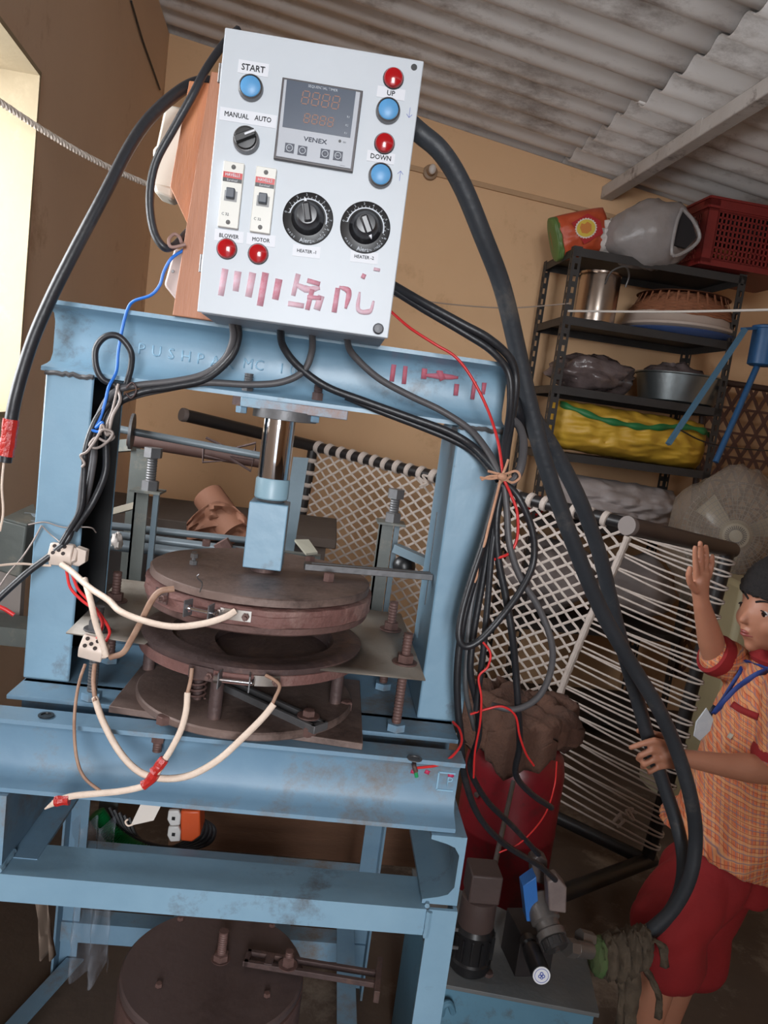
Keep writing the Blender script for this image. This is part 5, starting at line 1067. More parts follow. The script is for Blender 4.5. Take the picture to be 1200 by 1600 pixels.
obj('relief_cartridge', MB().lathe([(.014, -.02), (.014, 0), (.011, .004), (.011, .012), (.0165, .015), (.0170, L_-.006), (.0165, L_)], a, 26, d_), blackpl, vv_)
obj('cartridge_label', MB().lathe([(.0150, L_+.0002), (.0150, L_+.0010), (.0005, L_+.0010)], a, 30, d_), mat('white_round_label', (226, 226, 230), .5), vv_)
xx = CR.copy(); xx = (xx-d_*xx.dot(d_)).normalized(); yy = d_.cross(xx); yy = yy if yy.z > 0 else -yy
bl = mat('blue_print', (60, 80, 170), .5); mb = MB(); c1 = a+d_*(L_+.0014)
for ox, oy, r_ in ((0, .0032, .0032), (-.003, -.001, .003), (.003, -.001, .003), (0, -.0035, .0026)): mb.lathe([(r_*.55, 0), (r_, 0), (r_, .0003), (r_*.55, .0003)], c1+xx*ox+yy*oy, 16, d_, False)
obj('label_emblem', mb, bl, vv_)
mb = MB(); mb.lathe([(.0112, 0), (.0120, 0), (.0120, .0002), (.0112, .0002)], c1, 30, d_, False); obj('label_ring', mb, bl, vv_)
# pipe fittings to the hoses
a, b = U(886, 1480, 1.25), U(965, 1492, 1.30); d_ = (b-a).normalized(); ft = thing('pipe_fitting', 'grey steel hex fitting joining the valve to the rag wrapped hoses', 'fitting', U(910, 1490, 1.26))
obj('hex_nut', MB().hexp(a, a+d_*.022, .016), alu, ft, 30); obj('fitting_collar', MB().lathe([(.012, 0), (.0145, .002), (.0145, .04), (.012, .043)], a+d_*.021, 24, d_), alu, ft); obj('hex_nut', MB().hexp(U(905, 1462, 1.29), U(925, 1468, 1.30), .013), alu, ft, 30)
rag = thing('rag_wrapping', 'dirty green and brown cloth wrapped round the hose fittings', 'rag', U(985, 1560, 1.3))
ragm = mat('dirty_rag', (96, 82, 66), .9, 0, (66, 56, 46), .9, 14, .6, 90); rgg = mat('green_cloth', (66, 104, 52), .9, 0, (84, 76, 56), .9, 16, .6, 90)
c = U(962, 1495, 1.33)
for i, (px, py, r_, m_) in enumerate(((935, 1495, .034, rgg), (950, 1494, .040, ragm), (966, 1492, .044, ragm), (984, 1486, .045, ragm), (1002, 1480, .040, ragm))):
    mb = MB(); mb.ball((0, 0, 0), 1, (.018, r_, r_*1.05), 26, lambda d: 1+.22*noise.noise(d*5+V((i, 0, 0)))); mb.v = [v+U(px, py, 1.33) for v in mb.v]; obj('rag_turn', mb, m_, rag, 60, merge=.0003)
for k, (pts, w_) in enumerate((([(1000, 1480), (1020, 1470), (1036, 1480), (1038, 1510)], .018), ([(985, 1505), (990, 1540), (985, 1580), (980, 1620)], .030), ([(1000, 1500), (1018, 1530), (1030, 1560), (1028, 1590)], .014), ([(965, 1510), (972, 1550), (968, 1600)], .016))):
    P = spline([U(a_, b_, 1.31) for a_, b_ in pts], 6); mb = MB(); vs = []
    for i, p in enumerate(P): ww = w_*(1+.3*noise.noise(p*40)); vs += [p-V((ww/2, 0, 0)), p+V((0, .008*math.sin(i), 0)), p+V((ww/2, 0, 0))]
    mb.add(vs, [(3*i+k2, 3*i+k2+1, 3*i+k2+4, 3*i+k2+3) for i in range(len(P)-1) for k2 in (0, 1)]); obj('rag_end', mb, ragm, rag, solid=.003)
# red gas cylinder with sackcloth on top
gx, gy = .62, 2.02
gc = thing('gas_cylinder', 'dark red gas cylinder with a foot ring behind the tank', 'gas cylinder', (gx, gy, 0))
gm = mat('dark_red_enamel', (120, 26, 34), .35, 0, (106, 20, 28), .8, 6, .1, 40, (70, 34, 34), .25, 9)
obj('cylinder_body', MB().lathe([(.08, .06), (.118, .075), (.134, .10), (.138, .14), (.138, .30), (.1395, .303), (.1395, .311), (.138, .314), (.138, .48), (.130, .52), (.10, .555), (.04, .57), (.02, .572)], (gx, gy, 0), 56), gm, gc, 50)
obj('foot_ring', MB().lathe([(.10, 0), (.104, .0), (.104, .075), (.10, .075)], (gx, gy, 0), 40, caps=False), mat('dark_red_ring', (84, 20, 26), .5), gc, solid=.004)
obj('collar_ring', MB().lathe([(.085, .56), (.085, .62), (.08, .62), (.08, .56)], (gx, gy, 0), 40, caps=False), gm, gc)
for s0, s1 in ((735, 1245), ):
    pass
bolt(gc, V((gx-.115, gy-.08, .42)), V((-.6, -.8, 0)), .008, .006, m=rustd)
obj('silver_rod', MB().cyl(U(802, 1222, 1.78), UZ(745, 1478, .402), .006, n=12), steel, None, label='bright thin steel rod standing on the tank before the red gas cylinder', cat='rod')
sk = mat('brown_jute_sackcloth', (96, 66, 52), .95, 0, (58, 40, 34), .9, 8, .9, 110)
mb = MB(); NU, NV = 64, 22
def skf(a, b):
    t = 2*PI*a; r_ = .05+.115*min(1, b*2.2); drop = max(0, b-.45)*.13*(1+.35*math.sin(3*t+1)+.2*noise.noise(V((math.cos(t)*2, math.sin(t)*2, 0))))
    fold = .010*math.sin(23*t+2*b)*min(1, b*2)+.016*math.sin(9*t+3*noise.noise(V((math.cos(t)*2, math.sin(t)*2, 3))))*min(1, b*1.5)
    return V((gx-.02+(r_+fold)*math.cos(t), gy+(r_+fold)*math.sin(t), .648-.03*b*b-drop+.028*noise.noise(V((math.cos(t)*r_*22, math.sin(t)*r_*22, b*3)))+.02*abs(math.sin(b*9+2*t))))
mb.grid(skf, NU, NV); mb.f.append(tuple(range(NU-1))) ; obj('sackcloth', mb, sk, None, 180, solid=.008, merge=.0005, label='brown jute sackcloth bunched over the top of the gas cylinder', cat='cloth')
# ================================================================ UNDER THE TABLE AND BEHIND IT
film = mat('shiny_clear_film', (170, 176, 186), .12, 0, (120, 126, 138), .9, 26, .9, 50, alpha=.22)
fl = thing('hanging_film', 'shiny clear plastic film hanging behind the front table rail at the left', 'plastic film', U(135, 1520, 1.0))
mb = MB()
def ff(a, b):
    p = U(112-5*b+(62+4*b)*a, 1285+(228+22*math.sin(a*3.5))*b, 1.02); return p+V((0, .018*math.sin(a*14+b*3)+.01*noise.noise(V((a*7, b*9, 0))), 0))
mb.grid(ff, 26, 34); obj('film_sheet', mb, film, fl, 70)
mb = MB()
def ff2(a, b):
    p = U(52+8*b+26*a, 1395+100*b, 1.25); return p+V((0, .012*math.sin(a*11+b*2), 0))
mb.grid(ff2, 12, 16); obj('paper_strip', mb, mat('brown_paper_strip', (112, 96, 84), .8), None, 60, solid=.0008, label='narrow brown paper strip hanging under the table at the left', cat='paper')
mb = MB(); mb.prism([U(220, 1256, .93), U(252, 1258, .93), U(240, 1282, .93), U(204, 1290, .93)], (0, .001, 0)); tg = obj('paper_tag', mb, mat('white_card', (196, 188, 180), .7), None, label='white card tag hanging from the front base channel', cat='tag')
mb = MB(); mb.tube([U(208, 1288, .93), U(200, 1290, .93), U(196, 1284, .93), U(200, 1280, .93)], .0012, 6); obj('tag_thread', mb, sleeve, tg)
gh = thing('green_hose', 'ribbed green flexible hose on the floor behind the table', 'hose', U(200, 1330, 1.9)); P = spline([U(150, 1270, 1.9), U(165, 1292, 1.9), U(190, 1316, 1.88), U(225, 1334, 1.85), U(270, 1348, 1.85)], 18)
mb = MB(); mb.tube(P, .020, 14, 1, False, rf=lambda t: 1+.14*(1 if int(t*(len(P)-1)) % 2 else -1)); obj('ribbed_tube', mb, mat('green_ribbed_plastic', (14, 120, 62), .4), gh)
sp_ = thing('extension_socket', 'orange extension reel box with a white two-socket face behind the table', 'socket', U(285, 1320, 1.8))
obj('orange_case', MB().prism([U(282, 1268, 1.80), U(312, 1268, 1.80), U(313, 1306, 1.80), U(300, 1316, 1.80), U(282, 1314, 1.80)], (0, .07, 0)), mat('orange_plastic', (204, 84, 40), .4), sp_, bev=.004)
for py in (1279, 1304):
    s1 = obj('socket_face', MB().prism([U(263, py-12, 1.79), U(279, py-12, 1.79), U(282, py-4, 1.79), U(281, py+11, 1.79), U(266, py+12, 1.79), U(261, py+2, 1.79)], (0, .012, 0)), mat('white_socket', (206, 204, 202), .4), sp_, bev=.003)
    mb = MB(); k = U(271, py, 1.7885); mb.box((k.x-.004, k.y-.001, k.z-.004), (k.x+.004, k.y+.001, k.z+.004)); obj('pin_hole', mb, blackpl, s1)
for k in range(5):
    mb = MB(); mb.tube([U(170+8*k, 1262+4*k, 1.95), U(190+6*k, 1296+3*k, 1.93), U(230+4*k, 1318+3*k, 1.92), U(285, 1326-k*2, 1.92), U(325-4*k, 1318-4*k, 1.93), U(335-6*k, 1295-4*k, 1.95), U(312-4*k, 1278, 1.96)], .006, 7); obj('coiled_lead', mb, black, None, label=('outermost','second','middle','fourth','innermost')[k]+' turn of the black lead coiled behind the table', cat='cable', group='turns of the coiled black lead')
slate = mat('olive_grey_machine_paint', (88, 92, 88), .5, 0, (70, 74, 72), .8, 8, .2, 50, (120, 112, 100), .2, 10); pgb = mat('grey_blue_machine_paint', (106, 124, 134), .5, 0, (86, 102, 112), .8, 8, .2, 50)
fm_ = thing('forming_machine', 'second machine of green-grey angle frames, guide rods and adjusting bolts behind the press', 'machine', (-.3, 1.75, 0))
def leg4(a, b, w_=.03, m=slate, name='frame_angle', **k): return angle(name, a, b, w_, .004, (1, 0, 0), (0, 1, 0), m, parent=fm_, **k)
y1 = 1.50
# left head piece and legs
mb = MB(); mb.prism([U(5, 812, y1), U(42, 822, y1), U(32, 905, y1), U(-10, 890, y1), U(-10, 820, y1)], (0, .09, 0)); obj('head_casting', mb, slate, fm_, bev=.004)
mb = MB(); mb.prism([U(5, 812, y1), U(42, 822, y1), U(60, 815, y1+.12), U(52, 790, y1+.20), U(30, 800, y1+.12)], (0, 0, .004)); obj('head_cover', mb, slate, fm_)
mb = MB(); mb.prism([U(-20, 885, y1+.03), U(35, 890, y1+.03), U(30, 968, y1+.03), U(-20, 966, y1+.03)], (0, .02, 0)); obj('side_panel', mb, mat('dusty_grey_panel', (134, 124, 118), .6), fm_)
for px, py in ((15, 826), (18, 838)):
    pass
rod = mat('grey_blue_rod', (110, 120, 126), .4, .2, (90, 98, 104), .7, 12)
for a, b, r_, m_, nm in ((U(168, 667, 1.75), U(412, 713, 1.78), .0085, rod, 'guide_rod'), (U(200, 685, 1.95), U(420, 722, 1.98), .019, mat('rusty_brown_pipe', (84, 60, 54), .6), 'back_pipe'), (U(38, 806, 1.6), U(400, 846, 1.7), .0075, rod, 'guide_rod'), (U(38, 818, 1.55), U(392, 862, 1.62), .0085, rod, 'guide_rod'), (U(38, 836, 1.62), U(335, 868, 1.68), .013, rod, 'guide_tube')):
    obj(nm, MB().cyl(a, b, r_, n=14), m_, fm_)
c = U(206, 674, 1.74); obj('stop_disc', MB().lathe([(.040, 0), (.040, .006)], c-V((.003, 0, 0)), 28, (1, .12, -.02)), dsteel, fm_)
for pts in ([(322, 684), (360, 702), (400, 692), (398, 704)], [(318, 700), (317, 722), (354, 720), (319, 712)], [(360, 712), (396, 718), (392, 736), (360, 716)]):
    mb = MB(); mb.tube([U(a_, b_, 1.93) for a_, b_ in pts], .0035, 6, 1, False); obj('wire_clip', mb, rustd, fm_)
mb = MB(); a, b = U(368, 866, 1.60), U(392, 870, 1.60); mb.tube([a+(b-a)*(i/84)+V((0, .013*math.cos(i*.75), .013*math.sin(i*.75))) for i in range(85)], .0022, 5, 1, False); obj('coil_spring', mb, rust, fm_)
obj('spring_collar', MB().hexp(U(345, 846, 1.60), U(353, 860, 1.60), .018), rust, fm_)
# two adjusting stands
def stand(x, y, ztop, zb, px, lean=0):
    t = obj('adjusting_stand', MB().box((x-.022, y, .92), (x-.018, y+.035, zb)).box((x-.022, y, .92), (x+.004, y+.004, zb)), slate, fm_)
    t2 = obj('adjusting_stand', MB().box((x+.008, y+.02, .92), (x+.018, y+.03, zb)), pgb, fm_)
    obj('cap_plate', MB().box((x-.028, y-.012, zb), (x+.026, y+.045, zb+.004)), slate, t)
    bolt(t, V((x+.002, y+.015, zb+.004)), (0, 0, 1), .016, .018, ztop-zb-.04, .0095, m=dsteel, name='adjusting_bolt'); obj('bolt_head', MB().hexp((x+.002, y+.015, ztop-.018), (x+.002, y+.015, ztop), .017), dsteel, t)
    return t
p = U(229, 770, 1.42); pz = U(236, 700, 1.42).z; stand(p.x, 1.42, pz, p.z, 0)
p = U(612, 820, 1.45); pz = U(625, 766, 1.45).z; s2_ = stand(p.x, 1.45, pz, p.z, 0)
obj('cross_bar', MB().bar(U(618, 856, 1.44), U(672, 880, 1.40), .02, .016), pgb, fm_); blob('pivot_knob', None, None, U(632, 885, 1.44), (.022, .02, .022), blackpl, .05, 4, 18, parent=fm_)
obj('cross_bar', MB().bar(U(152, 806, 1.5), U(214, 789, 1.44), .012, .012), mat('dusty_cream_bar', (134, 126, 112), .6), fm_)
mb = MB(); mb.ball((0, 0, 0), 1, (.011, .010, .016), 18, lambda d: 1+.5*noise.noise(d*5)); mb.v = [v+U(183, 845, 1.5) for v in mb.v]; obj('tied_film', mb, wcloth, fm_, 60)
obj('frame_beam', MB().box((-.72, 1.42, .885), (.225, 1.50, .92)), slate, fm_)
obj('frame_leg', MB().box((-.72, 1.42, 0), (-.68, 1.46, .885)), slate, fm_)
# flat post behind the ram, bracket, dark back frame
mb = MB(); mb.prism([U(458, 714, 1.55), U(482, 716, 1.55), U(458, 868, 1.55), U(436, 866, 1.55)], (0, .008, 0)); obj('flat_post', mb, pgb, fm_)
mb = MB(); mb.prism([U(460, 846, 1.40), U(482, 846, 1.40), U(496, 866, 1.34), U(478, 868, 1.34)], (0, 0, .004)); obj('bracket_plate', mb, mat('khaki_bracket', (140, 136, 122), .6), fm_)
obj('bracket_plate', MB().bar(U(430, 868, 1.40), U(500, 876, 1.40), .02, .02), slate, fm_)
angle('frame_angle', U(205, 700, 2.0), V((U(205, 700, 2.0).x, 2.0, 0)), .05, .006, (1, 0, 0), (0, 1, 0), slate, parent=fm_)
obj('frame_angle', MB().bar(U(150, 700, 2.1), U(212, 695, 2.0), .03, .03), slate, fm_)
# work bench behind with paper rolls
kb = thing('low_bench', 'dark wooden bench behind the press with paper rolls on it', 'bench', (-.25, 2.45, 0))
dw = mat('dark_dusty_wood', (74, 62, 54), .8, 0, (56, 46, 40), .8, 8, .3, 40)
bz = U(300, 812, 2.35).z
obj('bench_top', MB().box((-.75, 2.30, bz-.03), (.05, 2.75, bz)), dw, kb, bev=.003)
for x in (-.72, 0):
    for y in (2.33, 2.70): obj('bench_leg', MB().box((x-.02, y-.02, 0), (x+.02, y+.02, bz-.03)), dw, kb)
obj('bench_front', MB().box((-.72, 2.32, bz-.22), (0.02, 2.335, bz-.03)), mat('dark_panel', (50, 44, 42), .8), kb)
pp_ = mat('brown_kraft_paper', (150, 104, 82), .75, 0, (128, 86, 66), .7, 5, .3, 30)
a, b = U(325, 775, 2.36), U(368, 835, 2.28); obj('paper_roll', MB().cyl(a, b, .048, n=28), pp_, None, label='roll of brown paper leaning on the bench behind the ram', cat='paper roll')
mb = MB(); mb.grid(lambda a, b: U(292+100*a, 852-60*math.sin(PI*(.15+.7*a))*b-8, 2.27)+V((0, .03*noise.noise(V((a*6, b*6, 1))), 0)), 24, 14); obj('crumpled_paper', mb, pp_, None, 60, solid=.002, label='crumpled brown paper sheets below the paper roll', cat='paper')
# board and plastic seen under the press
obj('plywood_board', MB().box((-.35, 2.25, 0), (.62, 2.27, .42)), mat('brown_plywood', (118, 84, 62), .7, 0, (92, 64, 48), .8, 5, .2, 40, None, .3, 3, (1, 1, 6)), None, label='brown plywood board standing on the floor behind the table', cat='board')
# ================================================================ THE CHILD
kid = thing('person', 'child in an orange checked shirt and red shorts, one hand raised, one gripping the hose', 'person', (1.0, 1.52, 0))
skin = mat('child_skin', (180, 124, 98), .5, 0, (168, 112, 88), .6, 9, .08, 120)
skin.node_tree.nodes['Principled BSDF'].inputs['Subsurface Weight'].default_value = .06
def cap(mb, a, b, ra, rb=None, n=18):
    rb = ra if rb is None else rb; a, b = V(a), V(b)
    mb.ball(a, ra, n=n); mb.ball(b, rb, n=n); mb.cyl(a, b, ra, rb, n)
def chain(mb, pts, rs, n=18):
    for i in range(len(pts)-1): cap(mb, pts[i], pts[i+1], rs[i], rs[i+1], n)
def remeshed(name, mb, m, voxel, parent, smooth=4, fac=.5, post=None, **k):
    me = mb.mesh('t'); o = D.objects.new('t', me); COL.objects.link(o)
    r = o.modifiers.new('r', 'REMESH'); r.mode = 'VOXEL'; r.voxel_size = voxel; r.use_smooth_shade = True
    s = o.modifiers.new('s', 'SMOOTH'); s.factor = fac; s.iterations = smooth
    bpy.context.view_layer.update(); me2 = D.meshes.new_from_object(o.evaluated_get(bpy.context.evaluated_depsgraph_get())); D.objects.remove(o)
    me2.name = name
    if post:
        for v in me2.vertices: v.co = post(v.co.copy(), v.normal.copy())
    return obj(name, me2, m, parent, 180, **k)
HC = U(1220, 946, 1.50)
HF = V((-.97, -.23, -.06)).normalized(); HU = V((.02, -.03, 1)); HU = (HU-HF*HU.dot(HF)).normalized(); HS = HU.cross(HF)
HS = HS if HS.y < 0 else -HS
def Hd(f_, s, u): return HC+HF*f_+HS*s+HU*u
MH = Matrix((HF, HS, HU)).transposed()
b = MB()
neck = U(1220, 1030, 1.52); chest = U(1196, 1105, 1.52); belly = U(1156, 1235, 1.52); pel = U(1140, 1335, 1.52)
# head: skull, face, jaw, cheeks, nose, lips, chin, ears
b.ball(Hd(-.012, 0, .018), 1, (.088, .072, .080), 30, None, MH); b.ball(Hd(.018, 0, -.022), 1, (.066, .060, .074), 28, None, MH)
b.ball(Hd(.040, 0, -.062), 1, (.036, .034, .030), 20, None, MH); cap(b, Hd(.058, 0, -.084), Hd(.052, 0, -.082), .014)
for s in (-1, 1):
    b.ball(Hd(.048, s*.030, -.034), 1, (.026, .024, .026), 18, None, MH); cap(b, Hd(.064, s*.012, .010), Hd(.056, s*.040, .010), .0085, .007)
    b.ball(Hd(-.010, s*.070, -.006), 1, (.016, .006, .024), 16, None, MH)
    b.ball(Hd(.076, s*.008, -.034), 1, (.008, .007, .006), 12, None, MH)
cap(b, Hd(.072, 0, -.002), Hd(.090, 0, -.030), .0062, .0085); cap(b, Hd(.060, 0, .01), Hd(.056, 0, .04), .016, .018)
cap(b, Hd(.077, -.010, -.052), Hd(.077, .010, -.052), .0062); cap(b, Hd(.081, 0, -.0515), Hd(.081, 0, -.0515), .0052); cap(b, Hd(.074, -.009, -.0625), Hd(.074, .009, -.0625), .0066)
chain(b, [Hd(-.015, 0, -.05), neck, chest], [.038, .036, .05]); chain(b, [chest, belly, pel], [.080, .074, .060])
# near arm
shN, elN, wrN = U(1238, 1078, 1.43), U(1208, 1206, 1.41), U(1068, 1184, 1.392)
chain(b, [shN, elN], [.034, .027]); mid = (elN+wrN)/2+V((0, 0, -.002)); chain(b, [elN, elN+(wrN-elN)*.3, mid, wrN], [.027, .029, .024, .0165])
kn = U(1040, 1178, 1.388); cap(b, wrN, kn, .0165, .018); cap(b, U(1052, 1170, 1.388), U(1036, 1168, 1.386), .013, .011); cap(b, U(1052, 1192, 1.388), U(1040, 1190, 1.386), .013, .010)
def finger(pts, r0, r1):
    P = [U(*p) for p in pts]; n_ = len(P); chain(b, P, [r0+(r1-r0)*i/(n_-1) for i in range(n_)], 14)
finger([(1040, 1162, 1.386), (1022, 1157, 1.378), (1003, 1162, 1.378), (986, 1168, 1.384)], .0076, .0056)
finger([(1038, 1174, 1.386), (1018, 1172, 1.376), (1001, 1180, 1.380), (997, 1186, 1.392)], .0078, .0060)
finger([(1038, 1185, 1.386), (1020, 1187, 1.377), (1007, 1194, 1.381), (1004, 1198, 1.393)], .0074, .0058)
finger([(1042, 1196, 1.386), (1027, 1199, 1.379), (1017, 1205, 1.383), (1014, 1207, 1.393)], .0066, .0052)
finger([(1056, 1166, 1.392), (1040, 1152, 1.405), (1016, 1145, 1.432), (998, 1142, 1.428)], .0084, .0064)
# far arm, raised
shF, elF, wrF = U(1196, 1066, 1.60), U(1116, 1022, 1.585), U(1096, 942, 1.54)
chain(b, [shF, elF], [.033, .028]); chain(b, [elF, elF+(wrF-elF)*.3, wrF], [.028, .0275, .0175])
cap(b, wrF, U(1092, 908, 1.53), .0165, .0185); cap(b, U(1098, 920, 1.532), U(1101, 898, 1.532), .013, .012)
finger([(1088, 902, 1.522), (1087, 884, 1.518), (1086, 868, 1.515), (1086, 855, 1.512)], .0074, .0055)
finger([(1094, 900, 1.530), (1095, 878, 1.527), (1095, 862, 1.524), (1094, 848, 1.520)], .0076, .0056)
finger([(1100, 900, 1.538), (1103, 880, 1.536), (1104, 866, 1.533), (1103, 854, 1.529)], .0074, .0055)
finger([(1106, 904, 1.544), (1111, 890, 1.544), (1113, 878, 1.542), (1113, 868, 1.539)], .0066, .0050)
finger([(1086, 922, 1.520), (1078, 910, 1.508), (1076, 898, 1.502), (1078, 888, 1.500)], .0082, .0062)
# legs
for hx, y_ in ((0, 1.465), (18, 1.575)):
    hip, knee, ank = U(1126+hx, 1366, .6*y_+.4*1.52), U(1042+2*hx, 1462, y_-.04), None
    a_ = V((knee.x+.01, y_+.0, .07)); chain(b, [hip, knee, knee+(a_-knee)*.35, a_], [.050, .040, .040, .024])
    toe = a_+V((-.11, -.025, -.048)); chain(b, [a_+V((.012, 0, -.045)), a_+V((-.05, -.01, -.042)), toe], [.024, .023, .017])
body = remeshed('body', b, skin, .0034, kid, 4, .5)
# face: eyes, brows, lips
eyew = mat('eye_white', (214, 204, 200), .2); iris = mat('dark_brown_eye', (36, 22, 18), .1); brow = mat('black_hair', (20, 17, 18), .85, 0, (34, 28, 28), .6, 30, .6, 300)
for s in (-1, 1):
    ec_ = Hd(.0635, s*.028, -.0085); e_ = obj('eye', MB().ball(ec_, 1, (.0105, .0105, .0105), 18), eyew, kid)
    g = (HF+HS*s*.25+HU*-.1).normalized(); obj('iris', MB().lathe([(.0055, .0087), (.0052, .0098), (.0005, .0108)], ec_, 18, g, False), iris, e_)
    mb = MB(); mb.tube([ec_+HF*(.0075+.003*math.sin(PI*t))+HS*s*(-.0105+.021*t)+HU*(.0012+.0055*math.sin(PI*t)) for t in (0, .25, .5, .75, 1)], .0014, 6); obj('eyelid', mb, brow, e_)
    mb = MB(); mb.tube([Hd(.0745-.012*t*t, s*(.010+.032*t), .011+.0065*math.sin(PI*t*.8)) for t in (0, .25, .5, .75, 1)], .0024, 6, rf=lambda t: 1.1-.6*t); obj('eyebrow', mb, brow, kid)
lip = mat('child_lips', (148, 74, 68), .45)
mb = MB()
for dz, r_ in ((-.0540, .0030), (-.0605, .0036)): mb.tube([Hd(.0845-.010*t*t-(.001 if dz < -.057 else 0), .016*t, dz-.0006*abs(t)) for t in (-1, -.5, 0, .5, 1)], r_, 8, rf=lambda t: .3+.7*math.sin(PI*t))
obj('lips', mb, lip, kid)
# hair: a cap with a fringe line, cut round the ears
mb = MB(); N1, N2 = 72, 44
def hairf(a, c_):
    t = 2*PI*a; ph = PI*.5*c_*1.45
    d = V((math.cos(t)*math.sin(ph), math.sin(t)*math.sin(ph), math.cos(ph)))
    front = max(0, d.x); k = 1.0+.035*noise.noise(V((d.x*9, d.y*9, d.z*26)))+.035*noise.noise(V((d.x*40, d.y*40, d.z*10)))
    lim = .004+.020*max(0, d.x)**.7*1.0-.060*max(0, -d.x)-.03*(1-abs(d.x))*(1 if d.x < .2 else .4)
    p = V((d.x*.098, d.y*.081, d.z*.090)); p = p*k; u = max(p.z+.020, lim+.009*noise.noise(V((t*14, 0, 0))))
    if p.z+.020 < lim:
        q = .965; p.x *= q; p.y *= q
    return HC+HF*(p.x-.012)+HS*p.y+HU*u
mb.grid(hairf, N1, N2); obj('hair', mb, brow, kid, 80, merge=.0004)
# shirt: torso loft plus sleeves, merged into one cloth surface
def plaid():
    m = mat('orange_checked_cotton', (216, 118, 74), .85, 0, (190, 98, 64), .7, 10); nt = m.node_tree; N = nt.nodes; L = nt.links; bs = N['Principled BSDF']
    tc = N.new('ShaderNodeTexCoord'); cur = None
    base = bs.inputs['Base Color'].links[0].from_socket
    def band(direction, scale, lo, hi, col, prev, fac=1, off=0):
        mp = N.new('ShaderNodeMapping'); mp.inputs['Rotation'].default_value = (.0, direction, .35); L.new(tc.outputs['Object'], mp.inputs[0])
        wv = N.new('ShaderNodeTexWave'); wv.wave_type = 'BANDS'; wv.bands_direction = 'X'; wv.wave_profile = 'SIN'; wv.inputs['Scale'].default_value = scale; wv.inputs['Distortion'].default_value = .5; wv.inputs['Detail Scale'].default_value = .6; wv.inputs['Phase Offset'].default_value = off
        L.new(mp.outputs[0], wv.inputs[0]); r = N.new('ShaderNodeValToRGB'); r.color_ramp.elements[0].position = lo; r.color_ramp.elements[1].position = hi
        r.color_ramp.elements[0].color = (0, 0, 0, 1); r.color_ramp.elements[1].color = (fac, fac, fac, 1); L.new(wv.outputs[1], r.inputs[0])
        mx = N.new('ShaderNodeMix'); mx.data_type = 'RGBA'; L.new(r.outputs[0], mx.inputs[0]); L.new(prev, mx.inputs[6]); mx.inputs[7].default_value = lin(col); return mx.outputs[2]
    p = base
    for dr_ in (.12, PI/2+.12):
        p = band(dr_, 20, .60, .80, (214, 158, 108), p, .6); p = band(dr_, 44, .90, .97, (158, 70, 48), p, .8, 1.3); p = band(dr_, 22, .93, .99, (120, 128, 140), p, .5, 2.0)
    L.new(p, bs.inputs['Base Color']); return m
pm = plaid(); redc = mat('red_cotton', (150, 30, 32), .85, 0, (120, 22, 26), .7, 8, .4, 60)
sb_ = MB(); secs = [(neck+V((0, 0, -.006)), .046, .050), (neck*.55+chest*.45, .066, .092), (chest, .088, .112), (chest*.5+belly*.5, .096, .116), (belly, .102, .122), (belly*.5+pel*.5+V((-.01, 0, 0)), .108, .132), (U(1112, 1318, 1.52), .118, .140)]
NR = 40; vs = []; lastc = None
for c_, rx, ry in secs:
    for i in range(NR):
        t = 2*PI*i/NR; fold = 1+.05*math.sin(5*t+rx*40)*(rx/.13)**2; vs.append(c_+V((rx*math.cos(t)*fold, ry*math.sin(t)*fold, (-.34*rx*math.cos(t) if rx == .118 else 0))))
ns = len(secs); sb_.add(vs, [(j*NR+i, j*NR+(i+1) % NR, (j+1)*NR+(i+1) % NR, (j+1)*NR+i) for j in range(ns-1) for i in range(NR)]+[tuple(range(NR)), tuple((ns-1)*NR+k for k in range(NR))])
cap(sb_, shN+V((-.004, .01, .006)), shN+(elN-shN)*.74, .045, .046); cap(sb_, shF, shF+(elF-shF)*.88, .043, .044)
cap(sb_, chest+V((0, -.05, .03)), shN, .05, .045); cap(sb_, chest+V((0, .05, .03)), shF, .05, .043)
def wr(p, n_):
    q = p*1; k = abs(noise.noise(V((q.x*16, q.y*16, q.z*9))))+.5*abs(noise.noise(V((q.x*34, q.y*34, q.z*22)))); return p+n_*(.010*(k-.25))
shirt = remeshed('shirt', sb_, pm, .0055, kid, 3, .5, wr)
from mathutils.bvhtree import BVHTree
def bvh(o): return BVHTree.FromPolygons([o.matrix_world @ v.co if 0 else v.co+BASE[o.name] for v in o.data.vertices], [tuple(p.vertices) for p in o.data.polygons])
SB = bvh(shirt)
def hit(px, py, off=.003):
    d = ray(px, py).normalized(); h = SB.ray_cast(CAM, d)
    if h[0] is None: n_ = SB.find_nearest(CAM+d*1.75); return n_[0]-d*off
    return h[0]-d*off
for a_, b_, r_ in ((shN, elN, .0475), (shF, elF, .0455)):
    k_ = .80 if a_ is shN else .96; d_ = (b_-a_).normalized(); c_ = a_+(b_-a_)*k_
    obj('sleeve_cuff', MB().lathe([(r_-.008, -.016), (r_, -.014), (r_+.002, .0), (r_, .012), (r_-.008, .014), (r_-.012, .0)], c_, 36, d_), redc, kid)
mb = MB()
for t0 in (0,): mb.lathe([(.040, .022), (.046, .024), (.062, .0), (.056, -.010), (.046, .0)], neck+V((0, 0, -.004)), 40, V((.05, 0, 1)))
obj('collar', mb, redc, kid)
lan = mat('blue_lanyard', (36, 62, 132), .6)
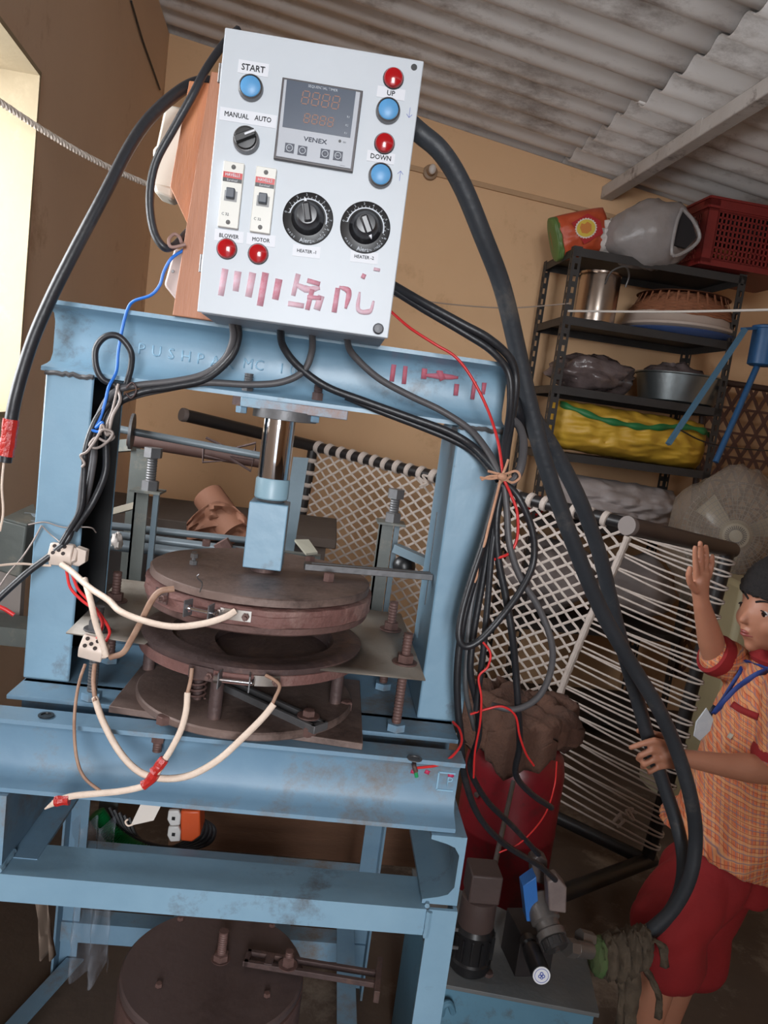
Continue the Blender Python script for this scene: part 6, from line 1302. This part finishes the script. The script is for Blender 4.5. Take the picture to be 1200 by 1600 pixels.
def strip(name, pts, w_, m_, t_=.0015, off=.004, parent=kid):
    P = spline([hit(x, y, off) for x, y in pts], 5); mb = MB(); vs = []
    for i, p in enumerate(P):
        d_ = (P[min(i+1, len(P)-1)]-P[max(i-1, 0)]).normalized(); s_1 = d_.cross(CF).normalized(); vs += [p-s_1*w_/2, p+s_1*w_/2]
    mb.add(vs, [(2*i, 2*i+1, 2*i+3, 2*i+2) for i in range(len(P)-1)]); return obj(name, mb, m_, parent, 60, solid=t_)
strip('lanyard', [(1177, 1018), (1168, 1034), (1157, 1052), (1143, 1074), (1130, 1095), (1118, 1112)], .013, lan)
strip('lanyard', [(1206, 1044), (1188, 1052), (1168, 1064), (1150, 1078), (1132, 1098), (1116, 1116)], .015, lan, off=.007)
strip('lanyard_clip', [(1120, 1104), (1110, 1122)], .018, mat('navy_clip', (26, 30, 50), .5), .003, .010)
strip('pocket_trim', [(1144, 1100), (1160, 1110), (1184, 1120)], .014, redc, .003, .003); strip('shirt_crest', [(1138, 1148), (1144, 1152)], .012, mat('pale_badge', (196, 186, 170), .6), .001, .003)
q = [U(1104, 1106, 1.46), U(1115, 1124, 1.46), U(1110, 1142, 1.46), U(1094, 1158, 1.46), U(1084, 1150, 1.46), U(1088, 1128, 1.46)]
obj('id_card', MB().prism(q, (0, .003, 0)), mat('white_card_plastic', (204, 206, 208), .35, 0, (160, 172, 186), .6, 60), kid, bev=.0008)
# shorts
sh_ = MB(); wst_ = pel+V((.004, 0, .02))
cap(sh_, U(1135, 1345, 1.52), U(1088, 1372, 1.52), .082, .080)
sh_.lathe([(.080, .02), (.095, -.03), (.098, -.09)], wst_, 28)
for hx, y_ in ((0, 1.465), (18, 1.575)): chain(sh_, [U(1122+hx, 1352, .6*y_+.4*1.52), U(1076+1.5*hx, 1405, y_-.01), U(1046+2*hx, 1440, y_-.03), U(1052+2*hx, 1500, y_-.03)], [.080, .079, .076, .068], 24)
def wr2(p, n_): return p+n_*(.014*(abs(noise.noise(V((p.x*13, p.y*13, p.z*7))))-.2))
remeshed('shorts', sh_, redc, .007, kid, 3, .5, wr2)
